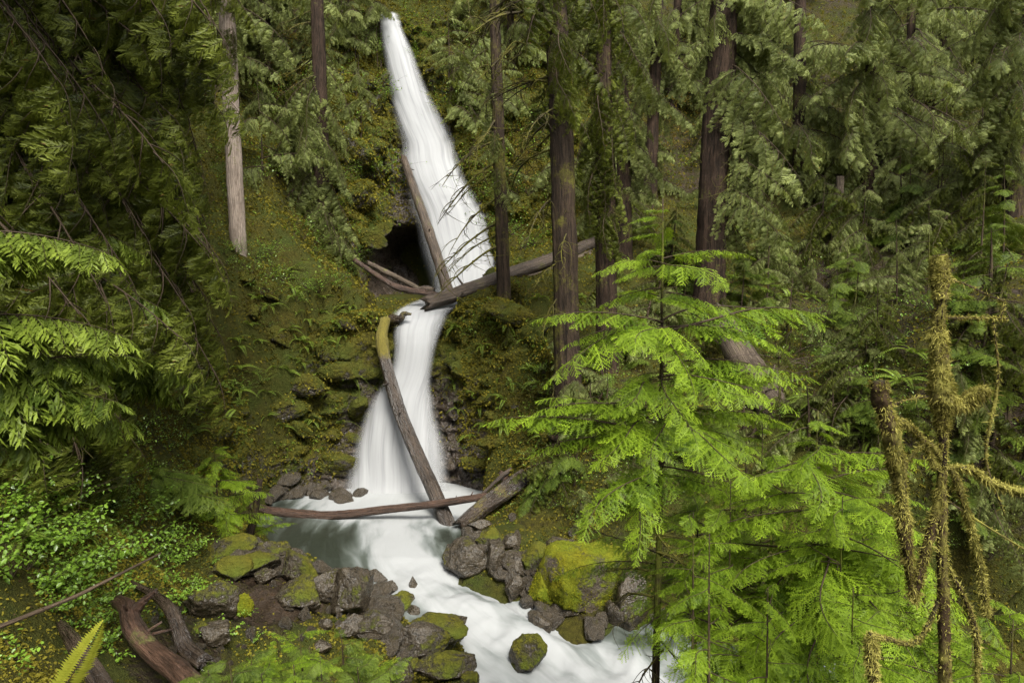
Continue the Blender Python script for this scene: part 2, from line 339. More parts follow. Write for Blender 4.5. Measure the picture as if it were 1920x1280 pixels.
MAT = {
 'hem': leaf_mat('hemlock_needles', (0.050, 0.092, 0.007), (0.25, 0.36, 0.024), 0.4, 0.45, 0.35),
 'hemdark': leaf_mat('shaded_hemlock_needles', (0.032, 0.056, 0.008), (0.15, 0.205, 0.026), 0.35, 0.5, 0.35),  # darker copy of the hemlock needles, shade put into the colour
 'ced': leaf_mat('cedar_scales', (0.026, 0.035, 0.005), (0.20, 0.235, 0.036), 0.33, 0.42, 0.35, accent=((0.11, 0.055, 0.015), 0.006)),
 'cedbg': leaf_mat('hazed_cedar_scales', (0.070, 0.088, 0.026), (0.34, 0.385, 0.125), 0.38, 0.45, 0.35, accent=((0.15, 0.09, 0.02), 0.012)),  # lifted pale: the distant haze and brightness are put into this colour
 'yel': leaf_mat('yellowing_leaves', (0.10, 0.075, 0.012), (0.26, 0.19, 0.03), 0.35, 0.5, 0.4),
 'litter': leaf_mat('fallen_leaves', (0.030, 0.018, 0.009), (0.085, 0.052, 0.024), 0.1, 0.6, 0.1),
 'fern': leaf_mat('fern_fronds', (0.06, 0.095, 0.014), (0.19, 0.26, 0.035), 0.35, 0.4, 0.4),
 'frond': leaf_mat('cedar_frond_scales', (0.036, 0.056, 0.008), (0.22, 0.285, 0.035), 0.35, 0.42, 0.35),
 'fernyel': leaf_mat('yellow_fern_frond', (0.22, 0.25, 0.025), (0.38, 0.38, 0.05), 0.4, 0.45, 0.2),
 'salal': leaf_mat('salal_leaves', (0.06, 0.115, 0.012), (0.20, 0.33, 0.035), 0.32, 0.3, 0.4, spec=0.5),
 'moss': leaf_mat('moss_fronds', (0.026, 0.022, 0.004), (0.205, 0.180, 0.022), 0.3, 0.8, 0.2, spec=0.1),
 'rockmossleaf': leaf_mat('boulder_moss', (0.055, 0.055, 0.004), (0.27, 0.26, 0.014), 0.3, 0.8, 0.2, spec=0.1),
 'mossgold': leaf_mat('golden_moss_strands', (0.055, 0.045, 0.009), (0.42, 0.385, 0.10), 0.3, 0.8, 0.2, spec=0.1),
 'mossmat': bark_mat('moss_mat', (0.03, 0.02, 0.01), (0.045, 0.028, 0.016), 0.85, (0.16, 0.15, 0.036), rough=0.95, freq=20, along=0.5),
 'twig': bark_mat('twig_bark', (0.02, 0.014, 0.009), (0.07, 0.05, 0.032), 0.2, rough=0.7),
 'mosstwig': bark_mat('mossy_twig_bark', (0.02, 0.016, 0.008), (0.06, 0.05, 0.03), 0.9, (0.085, 0.080, 0.018)),
 'bark': bark_mat('cedar_bark', (0.008, 0.006, 0.004), (0.054, 0.034, 0.023), 0.4),
 'barkmoss': bark_mat('mossy_cedar_bark', (0.008, 0.006, 0.004), (0.053, 0.036, 0.024), 0.5, (0.075, 0.070, 0.016)),
 'barkpale': bark_mat('pale_fir_bark', (0.13, 0.10, 0.078), (0.36, 0.30, 0.25), 0.2, freq=12),
 'log': bark_mat('weathered_log_wood', (0.018, 0.013, 0.009), (0.105, 0.076, 0.054), 0.35, rough=0.65, wet=0.25, freq=14),
 'logwet': bark_mat('wet_log_wood', (0.010, 0.007, 0.005), (0.065, 0.047, 0.033), 0.5, (0.12, 0.10, 0.015), rough=0.55, wet=0.33, freq=14),
 'logred': bark_mat('red_rotten_wood', (0.014, 0.008, 0.005), (0.088, 0.050, 0.033), 0.3, rough=0.65, wet=0.25, freq=16),
 'loggrey': bark_mat('grey_split_wood', (0.022, 0.017, 0.012), (0.12, 0.094, 0.07), 0.35, freq=12),
 'rock': rock_mat('wet_basalt', (0.008, 0.007, 0.0055), (0.056, 0.045, 0.030), 0.32, (0.10, 0.09, 0.013), wet=0.5, scale=1.6, obj_coord=True, cracks=0.45),
 'rockmoss': rock_mat('mossy_basalt', (0.018, 0.014, 0.010), (0.10, 0.08, 0.06), 0.5, (0.14, 0.135, 0.010), wet=0.35, scale=1.6, obj_coord=True, cracks=0.45),
 'cliff': rock_mat('cliff_basalt', (0.014, 0.011, 0.008), (0.062, 0.048, 0.036), 0.5, (0.068, 0.062, 0.011), wet=0.46, scale=1.0),
 'ground': rock_mat('forest_floor', (0.018, 0.013, 0.008), (0.055, 0.040, 0.027), 0.45, (0.050, 0.045, 0.009), wet=0.15, soil=(0.026, 0.017, 0.010), scale=1.0, cracks=0.0),
 'pool': pool_mat(),
 'fall': [fall_mat('falling_water_back', 1.0, 0.0), fall_mat('falling_water_front', 0.35, 2.0), fall_mat('falling_water_threads', -0.3, 5.0, 1.4)],
}
MAT['mist'] = None

# ------------------------------------------------------------------ terrain
CT = [  # (px, py, Y) seen points of the ground
 (0,1280,7),(150,1275,8),(300,1230,9.5),(0,1100,8.6),(120,1120,9.6),(300,1120,11.5),(420,1100,14),(500,1070,16.3),(560,1060,17),
 (430,1040,18),(420,980,21),(470,965,23),(100,900,13),(300,950,15.5),(300,800,19),(200,700,17),(0,800,11),(0,650,13),(400,600,23),(420,760,22.5),(520,690,25.2),
 (600,620,26.6),(690,560,28.2),(445,470,27),(250,500,22),(600,490,30),(0,500,15.5),(0,200,20),(150,300,23),(300,200,30),(550,350,33.5),(500,100,40),(650,200,40),(0,-150,30),(300,-150,40),(640,-60,46),
 (660,545,30),(700,545,33.5),
 (880,560,28.2),(950,555,27.6),(1010,600,26),(1065,760,21.5),(1000,900,22),(1150,700,23.5),(1330,600,25.5),(1200,960,18.2),(1120,950,19.5),(1450,760,20.5),(1330,1020,16.5),(1480,1150,14),
 (1600,600,26),(1550,450,32),(1700,800,16.5),(1900,1000,11),(1900,700,16),(1900,450,26),(1800,200,40),(1300,350,38),(1300,100,50),(1600,100,48),(1100,470,33.5),(1000,500,32),(1000,350,39),(950,150,45),(1900,0,52),(900,30,47),
 (1100,-100,56),(1500,-120,60),(1750,1150,8.5),(1600,1250,9.5),(760,20,46),
]
cx = [P(*c) for c in CT]
cx += [np.array(p, float) for p in [
 (0,0,6.3),(0,-12,8.5),(-12,-8,9),(-8,0,6.8),(-7,4,5.2),(-25,-10,16),(-30,5,18),(-35,20,26),(14,0,7.5),(9,4,5.0),(20,-8,12),(26,6,13),(34,20,20),(40,35,28),
 (-3,5,3.6),(0,6,2.3),(4,7,1.6),(0,10,0.6),(-4,11,1.6),(4,10.5,0.3),(8,9,1.8),(-1,12.5,0.1),(7,12,-0.8),(12,12,0.5),(10.5,13.5,-1.0),
 (-40,45,38),(-45,75,55),(-20,70,50),(0,75,50),(25,75,50),(50,70,52),(55,10,34),(50,-18,30),(0,-20,11),(-45,-18,32),(-52,20,40)]]
cx = np.array(cx)
_c = cx[:, :2] / 10.0
def _tps(d2): return 0.5 * d2 * np.log(d2 + 1e-9)
_n = len(_c); _K = _tps(((_c[:, None] - _c[None]) ** 2).sum(-1)) + np.eye(_n) * 0.002
_A = np.zeros((_n + 3, _n + 3)); _A[:_n, :_n] = _K; _A[:_n, _n] = 1; _A[:_n, _n + 1:] = _c; _A[_n, :_n] = 1; _A[_n + 1:, :_n] = _c.T
_w = np.linalg.solve(_A, np.concatenate([cx[:, 2], [0, 0, 0]]))
POOL = np.array([W(*p)[:2] for p in [(478,985,0),(500,1015,0),(560,1048,0),(620,1075,0),(690,1090,0),(720,1130,-.1),(790,1160,-.2),(870,1165,-.3),(885,1230,-.6),(885,1275,-.8)]]
   + [np.array(p) for p in [(-0.6,13.6),(1.5,12.6),(4,11.8),(8,11.6),(12,13),(15,13.4),(15,15.4),(10,15.6)]]
   + [W(*p)[:2] for p in [(1420,1230,-.9),(1210,1165,-.5),(1060,1140,-.3),(990,1100,-.1),(880,1070,0),(850,1030,0),(885,985,0),(930,930,0),(985,905,0),(960,885,0)]]
   + [np.array(p) for p in [(1.0,28.2),(-8,28.2)]] + [W(*p)[:2] for p in [(560,925,0),(500,940,0)]])
def sdist(pts, poly):
    x, y = pts[:, 0], pts[:, 1]; ins = np.zeros(len(x), bool); d = np.full(len(x), 1e9)
    for a, b in zip(poly, np.roll(poly, -1, 0)):
        e = b - a; t = np.clip(((pts - a) @ e) / (e @ e), 0, 1); d = np.minimum(d, np.linalg.norm(pts - a - t[:, None] * e, axis=1))
        c = ((a[1] > y) != (b[1] > y)) & (x < (b[0] - a[0]) * (y - a[1]) / (b[1] - a[1] + 1e-12) + a[0]); ins ^= c
    return np.where(ins, -d, d)
def water_z(x, y):
    s = np.clip((19.3 - y) + 0.25 * np.clip(x - 0.5, 0, 20), 0, 20)
    z = -0.20 * s + 0.00 * s * s
    return np.maximum(z, -2.2)
def H(x, y):
    x = np.asarray(x, float).ravel(); y = np.asarray(y, float).ravel(); q = np.stack([x, y], 1) / 10.0
    z = _tps(((q[:, None] - _c[None]) ** 2).sum(-1)) @ _w[:_n] + _w[_n] + q @ _w[_n + 1:]
    p3 = np.stack([x, y, z], 1)
    near = sstep(70, 20, np.hypot(x, y))
    z = z + 0.55 * fbm(p3 * 0.28, 4, 3) * (0.4 + 0.6 * sstep(5, 14, y)) + 0.16 * ridged(p3 * 0.9, 4, 9) + sstep(9, 13, y) * sstep(60, 40, y) * ((0.30 + 0.25 * sstep(2, -4, x)) * ridged(p3 * 0.55 + 3, 3, 29) + 0.17 * fbm(p3 * 2.1, 2, 33))
    pts = np.stack([x, y], 1); sdv = sdist(pts, POOL); wz = water_z(x, y)
    bankz = wz + 0.05 + 0.5 * np.clip(sdv, -1.2, 2.5)
    tb = sstep(0.0, 1.3, sdv); front = y < 23.5
    z_bank = bankz * (1 - tb) + np.maximum(z, bankz) * tb
    z = np.where(sdv < 0, np.minimum(np.where(front, bankz, z), bankz), np.where((sdv < 2.5) & front, z_bank, z))
    # shelf above the lower fall: keep the bed of the ledge stream low
    ch = np.array([[-6.2, 27.2], [-3.0, 27.2], [-1.4, 30], [-0.4, 36.2], [-0.2, 42], [-8.6, 42], [-8.0, 34.5], [-6.6, 32], [-5.9, 29.5]])
    s2 = sdist(pts, ch); z = np.where(s2 < 0, np.minimum(z, 6.0 + 0.13 * np.minimum(y - 27, 10)), z)
    return z
def nonuni(a0, a, b, b1, step):
    core = np.arange(a, b, step); out = [core[-1]]; s = step
    while out[-1] < b1: s *= 1.09; out.append(out[-1] + s)
    lo = [core[0]]; s = step
    while lo[-1] > a0: s *= 1.09; lo.append(lo[-1] - s)
    return np.concatenate([lo[::-1][:-1], core, out[1:]])
gx = nonuni(-62, -16, 19, 62, 0.17); gy = nonuni(-22, 6, 34, 88, 0.17)
GX, GY = np.meshgrid(gx, gy, indexing='ij')
hz = []
fx, fy = GX.ravel(), GY.ravel()
for k in range(0, len(fx), 20000): hz.append(H(fx[k:k + 20000], fy[k:k + 20000]))
hz = np.concatenate(hz)
tv = np.stack([fx, fy, hz], 1); tf = grid_tris(len(gx), len(gy))
ppx, ppy, dep = project(tv)
me = to_mesh('forest_floor', tv, tf, np.zeros(len(tf), int), np.full(len(tf), .5), [MAT['ground']], True)
soil = np.zeros(len(tv)); mossv = 0.45 + 0.3 * fbm(tv * 0.2, 3, 21)
inv = dep > 1
soil = np.maximum(soil, sstep(150, 50, np.hypot((ppx - 330), (ppy - 1230) * 1.2)) * inv)          # bare earth by the roots
soil = np.maximum(soil, sstep(160, 60, np.hypot((ppx - 500), (ppy - 1120) * 1.4)) * inv)
soil = np.maximum(soil, 0.4 * sstep(1050, 1250, ppx) * (ppy < 900) * inv)
soil = np.clip(soil + 0.35 * fbm(tv * 0.5, 3, 4), 0, 1)
mossv = mossv - 0.55 * soil
vattr(me, 'soil', soil); vattr(me, 'moss', mossv)
ground_o = tag(obj('forest_floor', me), kind='structure', label='steep mossy forest floor falling to the stream on both sides')

# ------------------------------------------------------------------ cliffs beside and behind the falls
def loft(cols, nu, nv, back=1.6, down=1.0):
    """cols: (bottom px,py,Y),(top px,py,Y) pairs; smooth sheet with its top edge bent back into the hill"""
    b = smooth_path([P(*c[0]) for c in cols], nu); t = smooth_path([P(*c[1]) for c in cols], nu)
    v = np.linspace(0, 1, nv)[None, :, None]
    g = b[:, None] * (1 - v) + t[:, None] * v
    lo = b.copy(); lo[:, 2] -= down
    e1 = t + np.array([0, back * 0.5, 0.05]); e2 = t + np.array([0, back, -0.5])
    return np.concatenate([lo[:, None], g, e1[:, None], e2[:, None]], 1)
def cliff(name, label, cols, nu, nv, amp, mat, mossf, hollow=None, seed=1):
    g = loft(cols, nu, nv); n1, n2, _ = g.shape; p = g.reshape(-1, 3)
    q = p * np.array([0.55, 0.55, 0.8])
    d = amp * (0.9 * fbm(q * 0.7, 4, seed) + 0.55 * ridged(q * 1.5, 4, seed + 2))
    # blocks of basalt standing proud of one another
    blk = np.round(2.2 * fbm(p * np.array([0.45, 0.45, 0.75]) + 5, 3, seed + 7) + 0.4 * vnoise(p * 1.7, seed + 8)) / 2.2
    d = d + amp * 0.8 * blk + amp * 0.22 * ridged(p * 2.6, 3, seed + 21)
    o = p.copy(); o[:, 1] -= d; o[:, 0] += 0.35 * amp * fbm(q * 1.3 + 9, 3, seed + 4)
    if hollow is not None: o[:, 1] += hollow(p)
    f = grid_tris(n1, n2)
    me = to_mesh(name, o, f, np.zeros(len(f), int), np.full(len(f), .5), [mat], True)
    vattr(me, 'moss', mossf(o)); vattr(me, 'soil', np.zeros(len(o)))
    return tag(obj(name, me), label, kind='structure'), o, f
low_cols = [((455,985,22.6),(425,775,22.8)),((500,945,24.3),(500,700,25.0)),((560,935,25.2),(570,640,26.0)),((630,928,25.8),(650,590,27.0)),((690,925,26.3),(712,585,27.6)),
 ((735,925,26.7),(742,600,27.9)),((790,925,26.9),(790,606,28.3)),((835,915,26.7),(838,596,27.9)),((880,905,26.2),(880,568,27.4)),((940,900,25.2),(950,565,26.8)),((1000,900,23.8),(1015,620,25.0)),((1060,900,22.0),(1062,745,22.3)),((1100,930,20.4),(1100,830,20.6))]
def moss_low(o):
    px, py, _ = project(o); m = 0.62 + 0.3 * fbm(o * 0.4, 3, 31)
    wet = np.exp(-((px - 760) / 150) ** 2) * sstep(600, 800, py)
    return m - 0.75 * wet - 0.3 * sstep(760, 920, py)
cliff_low, clv, clf = cliff('rock_cliff', 'dark mossy basalt cliff either side of the lower waterfall', low_cols, 230, 120, 0.62, MAT['cliff'], moss_low, seed=3)
up_cols = [((430,520,29.0),(420,120,35)),((520,520,31.0),(520,80,38.5)),((600,530,32.6),(610,40,40)),((690,545,34.6),(680,25,42)),((750,555,36.2),(714,40,43)),((830,560,37.2),(733,52,43.8)),((935,555,36.6),(757,42,43.4)),
 ((965,545,35.2),(800,50,43)),((1020,515,34.6),(900,20,45)),((1110,490,34.6),(1050,-10,47))]
def cave(p):
    c = P(752, 500, 35.5); a = ((p[:, 0] - c[0]) / 2.1); b = ((p[:, 2] - c[2]) / 2.2)
    c2 = P(575, 330, 34); a2 = (p[:, 0] - c2[0]) / 1.3; b2 = (p[:, 2] - c2[2]) / 1.0
    return 5.5 * sstep(1.15, 0.55, np.hypot(a, b)) * sstep(-2.2, -0.6, p[:, 2] - c[2] + 1.6) + 2.2 * sstep(1.2, 0.3, np.hypot(a2 + 0.5 * b2, b2))
def moss_up(o):
    px, py, _ = project(o); m = 0.6 + 0.35 * fbm(o * 0.3, 3, 41)
    return m - 0.7 * np.exp(-((px - 765) / 45) ** 2) * sstep(230, 300, py) - 0.9 * sstep(430, 470, py) * (px < 830)
cliff_up, cuv, cuf = cliff('rock_cliff', 'tall mossy basalt cliff around the upper waterfall with a dark cave at its foot', up_cols, 210, 150, 0.9, MAT['cliff'], moss_up, cave, 11)

allv = np.vstack([tv, clv, cuv]); allf = np.vstack([tf, clf + len(tv), cuf + len(tv) + len(clv)])
BVH = BVHTree.FromPolygons([tuple(x) for x in allv.tolist()], allf.tolist())
def ground(px, py):
    d = ray(px, py); h = BVH.ray_cast(Vector(CAM), Vector(d).normalized(), 150)
    if h[0] is None: return None, None
    n = h[1]
    if n.z < 0: n = -n
    return np.array(h[0]), np.array(n)
def drop(x, y, z0=60):
    h = BVH.ray_cast(Vector((x, y, z0)), Vector((0, 0, -1)), 200)
    return h[0].z if h[0] is not None else 0.0

# ------------------------------------------------------------------ water
def strip(name, rows, mat, nu=28, nv=160, bulge=0.35, off=0.0, seed=0, edgew=0.18, topfade=0.0, rough=0.045):
    """rows: (left px,py,Y, right px,py,Y) from top to bottom; a sheet of falling water"""
    Lp = smooth_path([P(*r[:3]) for r in rows], nv); Rp = smooth_path([P(*r[3:]) for r in rows], nv)
    u = np.linspace(0, 1, nu)
    tt_ = np.linspace(0, 14, nv)[:, None] * [1, 0, 0]; wv = (Rp - Lp) * .10
    Lp = Lp + wv * fbm(tt_ * .6 + seed, 2, seed + 31)[:, None]; Rp = Rp + wv * fbm(tt_ * .6 - seed, 2, seed + 37)[:, None]
    g = Lp[None] * (1 - u[:, None, None]) + Rp[None] * u[:, None, None]
    mid = (Lp + Rp) / 2; s = np.concatenate([[0], np.cumsum(np.linalg.norm(np.diff(mid, axis=0), axis=1))])
    wid = np.linalg.norm(Rp - Lp, axis=1)
    prof = (1 - (2 * u - 1) ** 2)
    uu = (u[:, None] - 0.5) * wid[None]; vv = np.broadcast_to(s[None], uu.shape)
    q = np.stack([uu.ravel() * 1.6, vv.ravel() * 0.28, np.full(uu.size, seed * 3.3)], 1)
    d = fbm(q, 4, seed).reshape(nu, nv) * rough * 2
    slope = np.abs(np.gradient(mid[:, 2])) / (np.linalg.norm(np.gradient(mid, axis=0), axis=1) + 1e-9)
    g[:, :, 1] -= (bulge * prof[:, None] + d) * slope[None] + off
    g[:, :, 2] += (d * 0.6) * (1 - slope[None]) + 0.3 * off
    f = grid_tris(nu, nv)
    me = to_mesh(name, g.reshape(-1, 3), f, np.zeros(len(f), int), np.full(len(f), .5), [mat], True)
    edge = np.minimum(1, np.minimum(u, 1 - u) / edgew)[:, None] * np.ones(nv)[None]
    edge = edge * np.clip(.12 + np.linspace(0, 1, nv) / .05, 0, 1)[None]
    if topfade: edge = edge * np.clip((1 - np.linspace(0, 1, nv)) / topfade, 0, 1)[None]
    vattr(me, 'edge', edge.ravel())
    lay = me.uv_layers.new(name='flow'); li = f.ravel()
    lay.data.foreach_set('uv', np.stack([uu.ravel()[li], vv.ravel()[li]], 1).astype(np.float32).ravel())
    return me
up_rows = [(708,36,43.2,754,36,43.2),(711,48,42.6,756,48,42.6),(715,80,42.0,768,80,42),(720,120,41.6,786,120,41.6),(731,180,41,812,180,41),(738,240,40.4,844,240,40.3),(750,290,39.8,868,290,39.6),(760,340,39.0,894,340,38.9),
 (772,400,38.2,926,400,38),(786,460,37.4,948,460,37.2),(796,520,36.6,956,520,36.4),(798,552,36.0,956,552,35.8)]
low_rows = [(815,546,36.2,940,540,36.2),(812,552,34.5,940,548,34.8),(790,560,32,915,553,32.5),(758,573,29.8,885,566,30.2),(742,588,28.5,850,584,28.6),(738,604,27.7,838,600,27.7),(734,640,27.2,822,640,27.2),(728,700,26.9,814,700,26.9),
 (694,760,26.5,824,760,26.6),(664,830,26.1,836,830,26.2),(642,895,25.7,850,890,25.8),(626,938,25.2,862,930,25.3)]
core_low = [(820,548,35.6,932,542,35.6),(800,562,32,905,555,32.5),(764,575,29.8,872,568,30.2),(748,590,28.4,845,586,28.5),(742,606,27.6,834,602,27.6),(738,640,27.1,818,640,27.1),(734,700,26.8,810,700,26.8),
 (728,760,26.3,818,760,26.5),(720,830,25.9,830,830,26),(708,895,25.4,842,890,25.6),(690,938,25.0,854,930,25.1)]
core_up = [(714,44,42.4,750,44,42.4),(722,100,41.6,774,100,41.6),(738,180,40.8,804,180,40.8),(755,250,40.1,834,250,40),(785,320,39.2,866,320,39.2),(806,400,38,914,400,37.9),(828,470,37,938,470,36.9),(836,545,35.8,944,545,35.7)]
wf = empty('waterfall', P(880, 555, 36), 'tall white upper waterfall sliding down the cliff behind the trees', 'waterfall')
o0 = P(880, 555, 36)
def wpart(nm, me, root, o0):
    o = obj(nm, me, root); o.location = -Vector(o0); return o
wpart('water_sheet', strip('water_sheet', up_rows, MAT['fall'][0], bulge=0.3, seed=1, edgew=0.42), wf, o0)
wpart('water_sheet', strip('water_sheet', core_up, MAT['fall'][0], bulge=0.45, off=0.25, seed=2, edgew=0.45), wf, o0)
wpart('water_thread', strip('water_thread', up_rows, MAT['fall'][2], bulge=0.45, off=0.5, seed=5, edgew=0.35), wf, o0)
lf = empty('waterfall', P(790, 925, 26), 'white lower waterfall widening into the pool, crossed by a leaning log', 'waterfall')
o1 = P(790, 925, 26)
wpart('water_sheet', strip('water_sheet', core_low, MAT['fall'][0], bulge=0.35, seed=7, edgew=0.4), lf, o1)
wpart('water_sheet', strip('water_sheet', low_rows, MAT['fall'][1], bulge=0.3, off=0.05, seed=8, edgew=0.3), lf, o1)
wpart('water_thread', strip('water_thread', low_rows, MAT['fall'][2], bulge=0.4, off=0.3, seed=9, edgew=0.25), lf, o1)
# pool and stream: one sheet, banks and boulders rise through it
wx = np.arange(-11, 16, 0.12); wy = np.arange(11, 28.4, 0.12)
WX, WY = np.meshgrid(wx, wy, indexing='ij'); X_, Y_ = WX.ravel(), WY.ravel()
pts = np.stack([X_, Y_], 1); sdv = sdist(pts, POOL)
FL = smooth_path([W(770,930)[:2], W(740,990)[:2], W(760,1050)[:2], W(840,1110,-.2)[:2], W(930,1180,-.5)[:2], W(1020,1240,-.9)[:2], np.array([3.5, 13.6]), np.array([9, 13.6]), np.array([15, 14.2])], 120)
dd = ((pts[:, None, :] - FL[None]) ** 2).sum(-1); ki = dd.argmin(1); dmin = np.sqrt(dd.min(1))
sl = np.concatenate([[0], np.cumsum(np.linalg.norm(np.diff(FL, axis=0), axis=1))]); tg = np.gradient(FL, axis=0)
rel = pts - FL[ki]; tn = tg[ki] / (np.linalg.norm(tg[ki], axis=1)[:, None] + 1e-9)
uu = rel[:, 0] * tn[:, 1] - rel[:, 1] * tn[:, 0]; vv = sl[ki] + (rel * tn).sum(1)
rap = sstep(19.5, 17.5, Y_)
q = np.stack([uu * 0.9, vv * 0.5, np.zeros(len(uu))], 1)
Z_ = water_z(X_, Y_) + (0.06 + 0.34 * rap) * fbm(q, 3, 3) + 0.16 * rap * ridged(np.stack([uu * 0.8, vv * 0.8, 0 * uu], 1), 3, 8)
Z_ += 0.28 * np.exp(-((X_ - W(755, 930)[0]) / 2.2) ** 2 - ((Y_ - 25.4) / 0.8) ** 2)
wpx, wpy, _ = project(np.stack([X_, Y_, Z_], 1))
foam = 1.45 * np.exp(-(np.hypot((X_ - W(760, 935)[0]) / 3.2, (Y_ - 24.8) / 2.6)) ** 2 * 0.7)
foam = np.maximum(foam, 0.9 * np.exp(-(dmin / (1.5 + 1.0 * rap)) ** 2))
foam = foam - 0.10 * rap + 0.2 - 0.05 * sstep(600, 500, wpx)
foam -= 0.45 * np.exp(-((wpx - 905) / 50) ** 2 - ((wpy - 1085) / 28) ** 2)
wf_tris = grid_tris(len(wx), len(wy)); keep = (sdv < 0.55)
wf_tris = wf_tris[keep[wf_tris].all(1)]
me = to_mesh('stream_water', np.stack([X_, Y_, Z_], 1), wf_tris, np.zeros(len(wf_tris), int), np.full(len(wf_tris), .5), [MAT['pool']], True)
vattr(me, 'foam', foam)
lay = me.uv_layers.new(name='flow'); li = wf_tris.ravel(); lay.data.foreach_set('uv', np.stack([uu[li], vv[li]], 1).astype(np.float32).ravel())
tag(obj('stream_water', me), 'milky white pool and stream running toward the lower right', kind='structure')

# ------------------------------------------------------------------ foliage building blocks (arrays, later shared meshes)
def rotm(x, y, z):
    return np.array(Euler((x, y, z)).to_matrix())
def M4(r, t, s=1.0):
    m = np.eye(4); m[:3, :3] = np.asarray(r) * s; m[:3, 3] = t; return m
def frame(t, up=(0, 0, 1.0)):
    """rotation whose x axis is t and whose z axis leans to up"""
    t = np.asarray(t, float); t = t / np.linalg.norm(t); up = np.asarray(up, float)
    y = np.cross(up, t); n = np.linalg.norm(y); y = y / n if n > 1e-6 else np.array([0, 1.0, 0])
    return np.stack([t, y, np.cross(t, y)], 1)

def needle_twig(rng, L, wn, nn, fwd=0.5, flat=0.18):
    """a twig with two rows of needles, along +x"""
    k = np.arange(nn); t = (k + 0.5) / nn; s = np.where(k % 2 == 0, 1, -1)
    ln = wn * (0.75 + 0.5 * rng.random(nn)) * (1 - 0.45 * t ** 3)
    x = t * L; a = np.stack([x - 0.004, 0 * x, 0 * x], 1); b = np.stack([x + L / nn * 1.1, 0 * x, 0 * x], 1)
    c = np.stack([x + ln * fwd, s * ln, flat * ln * (rng.random(nn) - 0.6)], 1)
    v = np.stack([a, b, c], 1).reshape(-1, 3); f = np.arange(nn * 3).reshape(nn, 3)
    tip = np.array([[L * 0.9, -wn * 0.18, 0], [L * 0.9, wn * 0.18, 0], [L * 1.12, 0, -wn * .05]])
    return np.vstack([v, tip]), np.vstack([f, [[nn * 3, nn * 3 + 1, nn * 3 + 2]]])
def hem_spray(rng, L=0.34, n=11, dense=1.0):
    """flat hemlock spray: axis with alternate twigs of needles"""
    g = Geo(); droop = 0.10 + 0.12 * rng.random()
    for i in range(n):
        t = (i + 0.6) / n; s = 1 if i % 2 else -1
        p = np.array([t * L, 0, -droop * L * t * t]); ln = L * (0.46 * (1 - t) ** 0.8 + 0.13) * (0.8 + 0.4 * rng.random())
        v, f = needle_twig(rng, ln, 0.017 + 0.006 * rng.random(), max(6, int(ln / 0.011 * dense)))
        r = rotm(rng.normal(0, 0.15), 0.18 + 0.25 * rng.random(), s * (0.85 + 0.2 * rng.normal()))
        g.add(v @ r.T + p, f, 0, 0.28 + 0.5 * (ln < 0.1) * t + 0.2 * rng.random())
    v, f = needle_twig(rng, L, 0.017, int(L / 0.011)); v = v.copy(); v[:, 2] -= droop * v[:, 0] ** 2 / L
    g.add(v, f, 0, 0.5 + 0.25 * rng.random())
    ax = np.stack([np.linspace(0, L * 0.9, 4), np.zeros(4), -droop * np.linspace(0, .9, 4) ** 2 * L - 0.002], 1)
    g.add(*tube(ax, [0.003, 0.0025, 0.002, 0.001], 3, cap=False), 1, 0.5)
    return g.cat()
def ced_spray(rng, L=0.5, n=18, wmul=1.0):
    """flat cedar frond: lobed scale-leaf branchlets along a curved axis"""
    g = Geo(); arch = 0.25 + 0.35 * rng.random(); side = rng.normal(0, 0.08)
    def ax(t): return np.array([t * L, side * L * t * t, -arch * L * t ** 2])
    for i in range(n):
        t = (i + 0.8) / n; s = 1 if i % 2 else -1; p = ax(t)
        ln = L * (0.42 * np.sin(np.pi * (0.15 + 0.80 * t)) ** 0.8 + 0.05) * (0.75 + 0.5 * rng.random()); wd = 0.16 * ln * wmul + 0.006
        m = 4; tt = (np.arange(m) + 0.3) / m
        vs = [[0, -0.1 * wd, 0], [0, 0.1 * wd, 0]]; fs = []
        pts_ = np.array([[0, 0, 0], [ln * .5, wd * .55, -.02 * ln], [ln, 0, -.16 * ln], [ln * .5, -wd * .55, -.02 * ln]])
        V = [pts_]; Fc = [np.array([[0, 1, 2], [0, 2, 3]])]; o_ = 4
        for k in range(m):
            ss = 1 if k % 2 else -1; q0 = np.array([tt[k] * ln, 0, -.16 * ln * tt[k] ** 2]); l2 = ln * 0.38 * (1.05 - tt[k])
            V.append(q0 + np.array([[-.04 * ln, 0, 0], [.10 * ln, 0, 0], [l2 * .75 + .05 * ln, ss * (l2 * .8), -.1 * l2]])); Fc.append(np.array([[o_, o_ + 1, o_ + 2]])); o_ += 3
        v = np.vstack(V); f = np.vstack(Fc)
        r = rotm(rng.normal(0, .25), 0.1 + 0.55 * t * arch + 0.2 * rng.random(), s * (0.75 + .15 * rng.normal()))
        g.add(v @ r.T + p, f, 0, np.clip(0.04 + 0.30 * rng.random() + 0.50 * t * t, 0, 1))
    a = np.array([ax(t) for t in np.linspace(0, 1, 5)]); g.add(*tube(a, np.linspace(.005, .0015, 5), 3, cap=False), 1, 0.5)
    return g.cat()
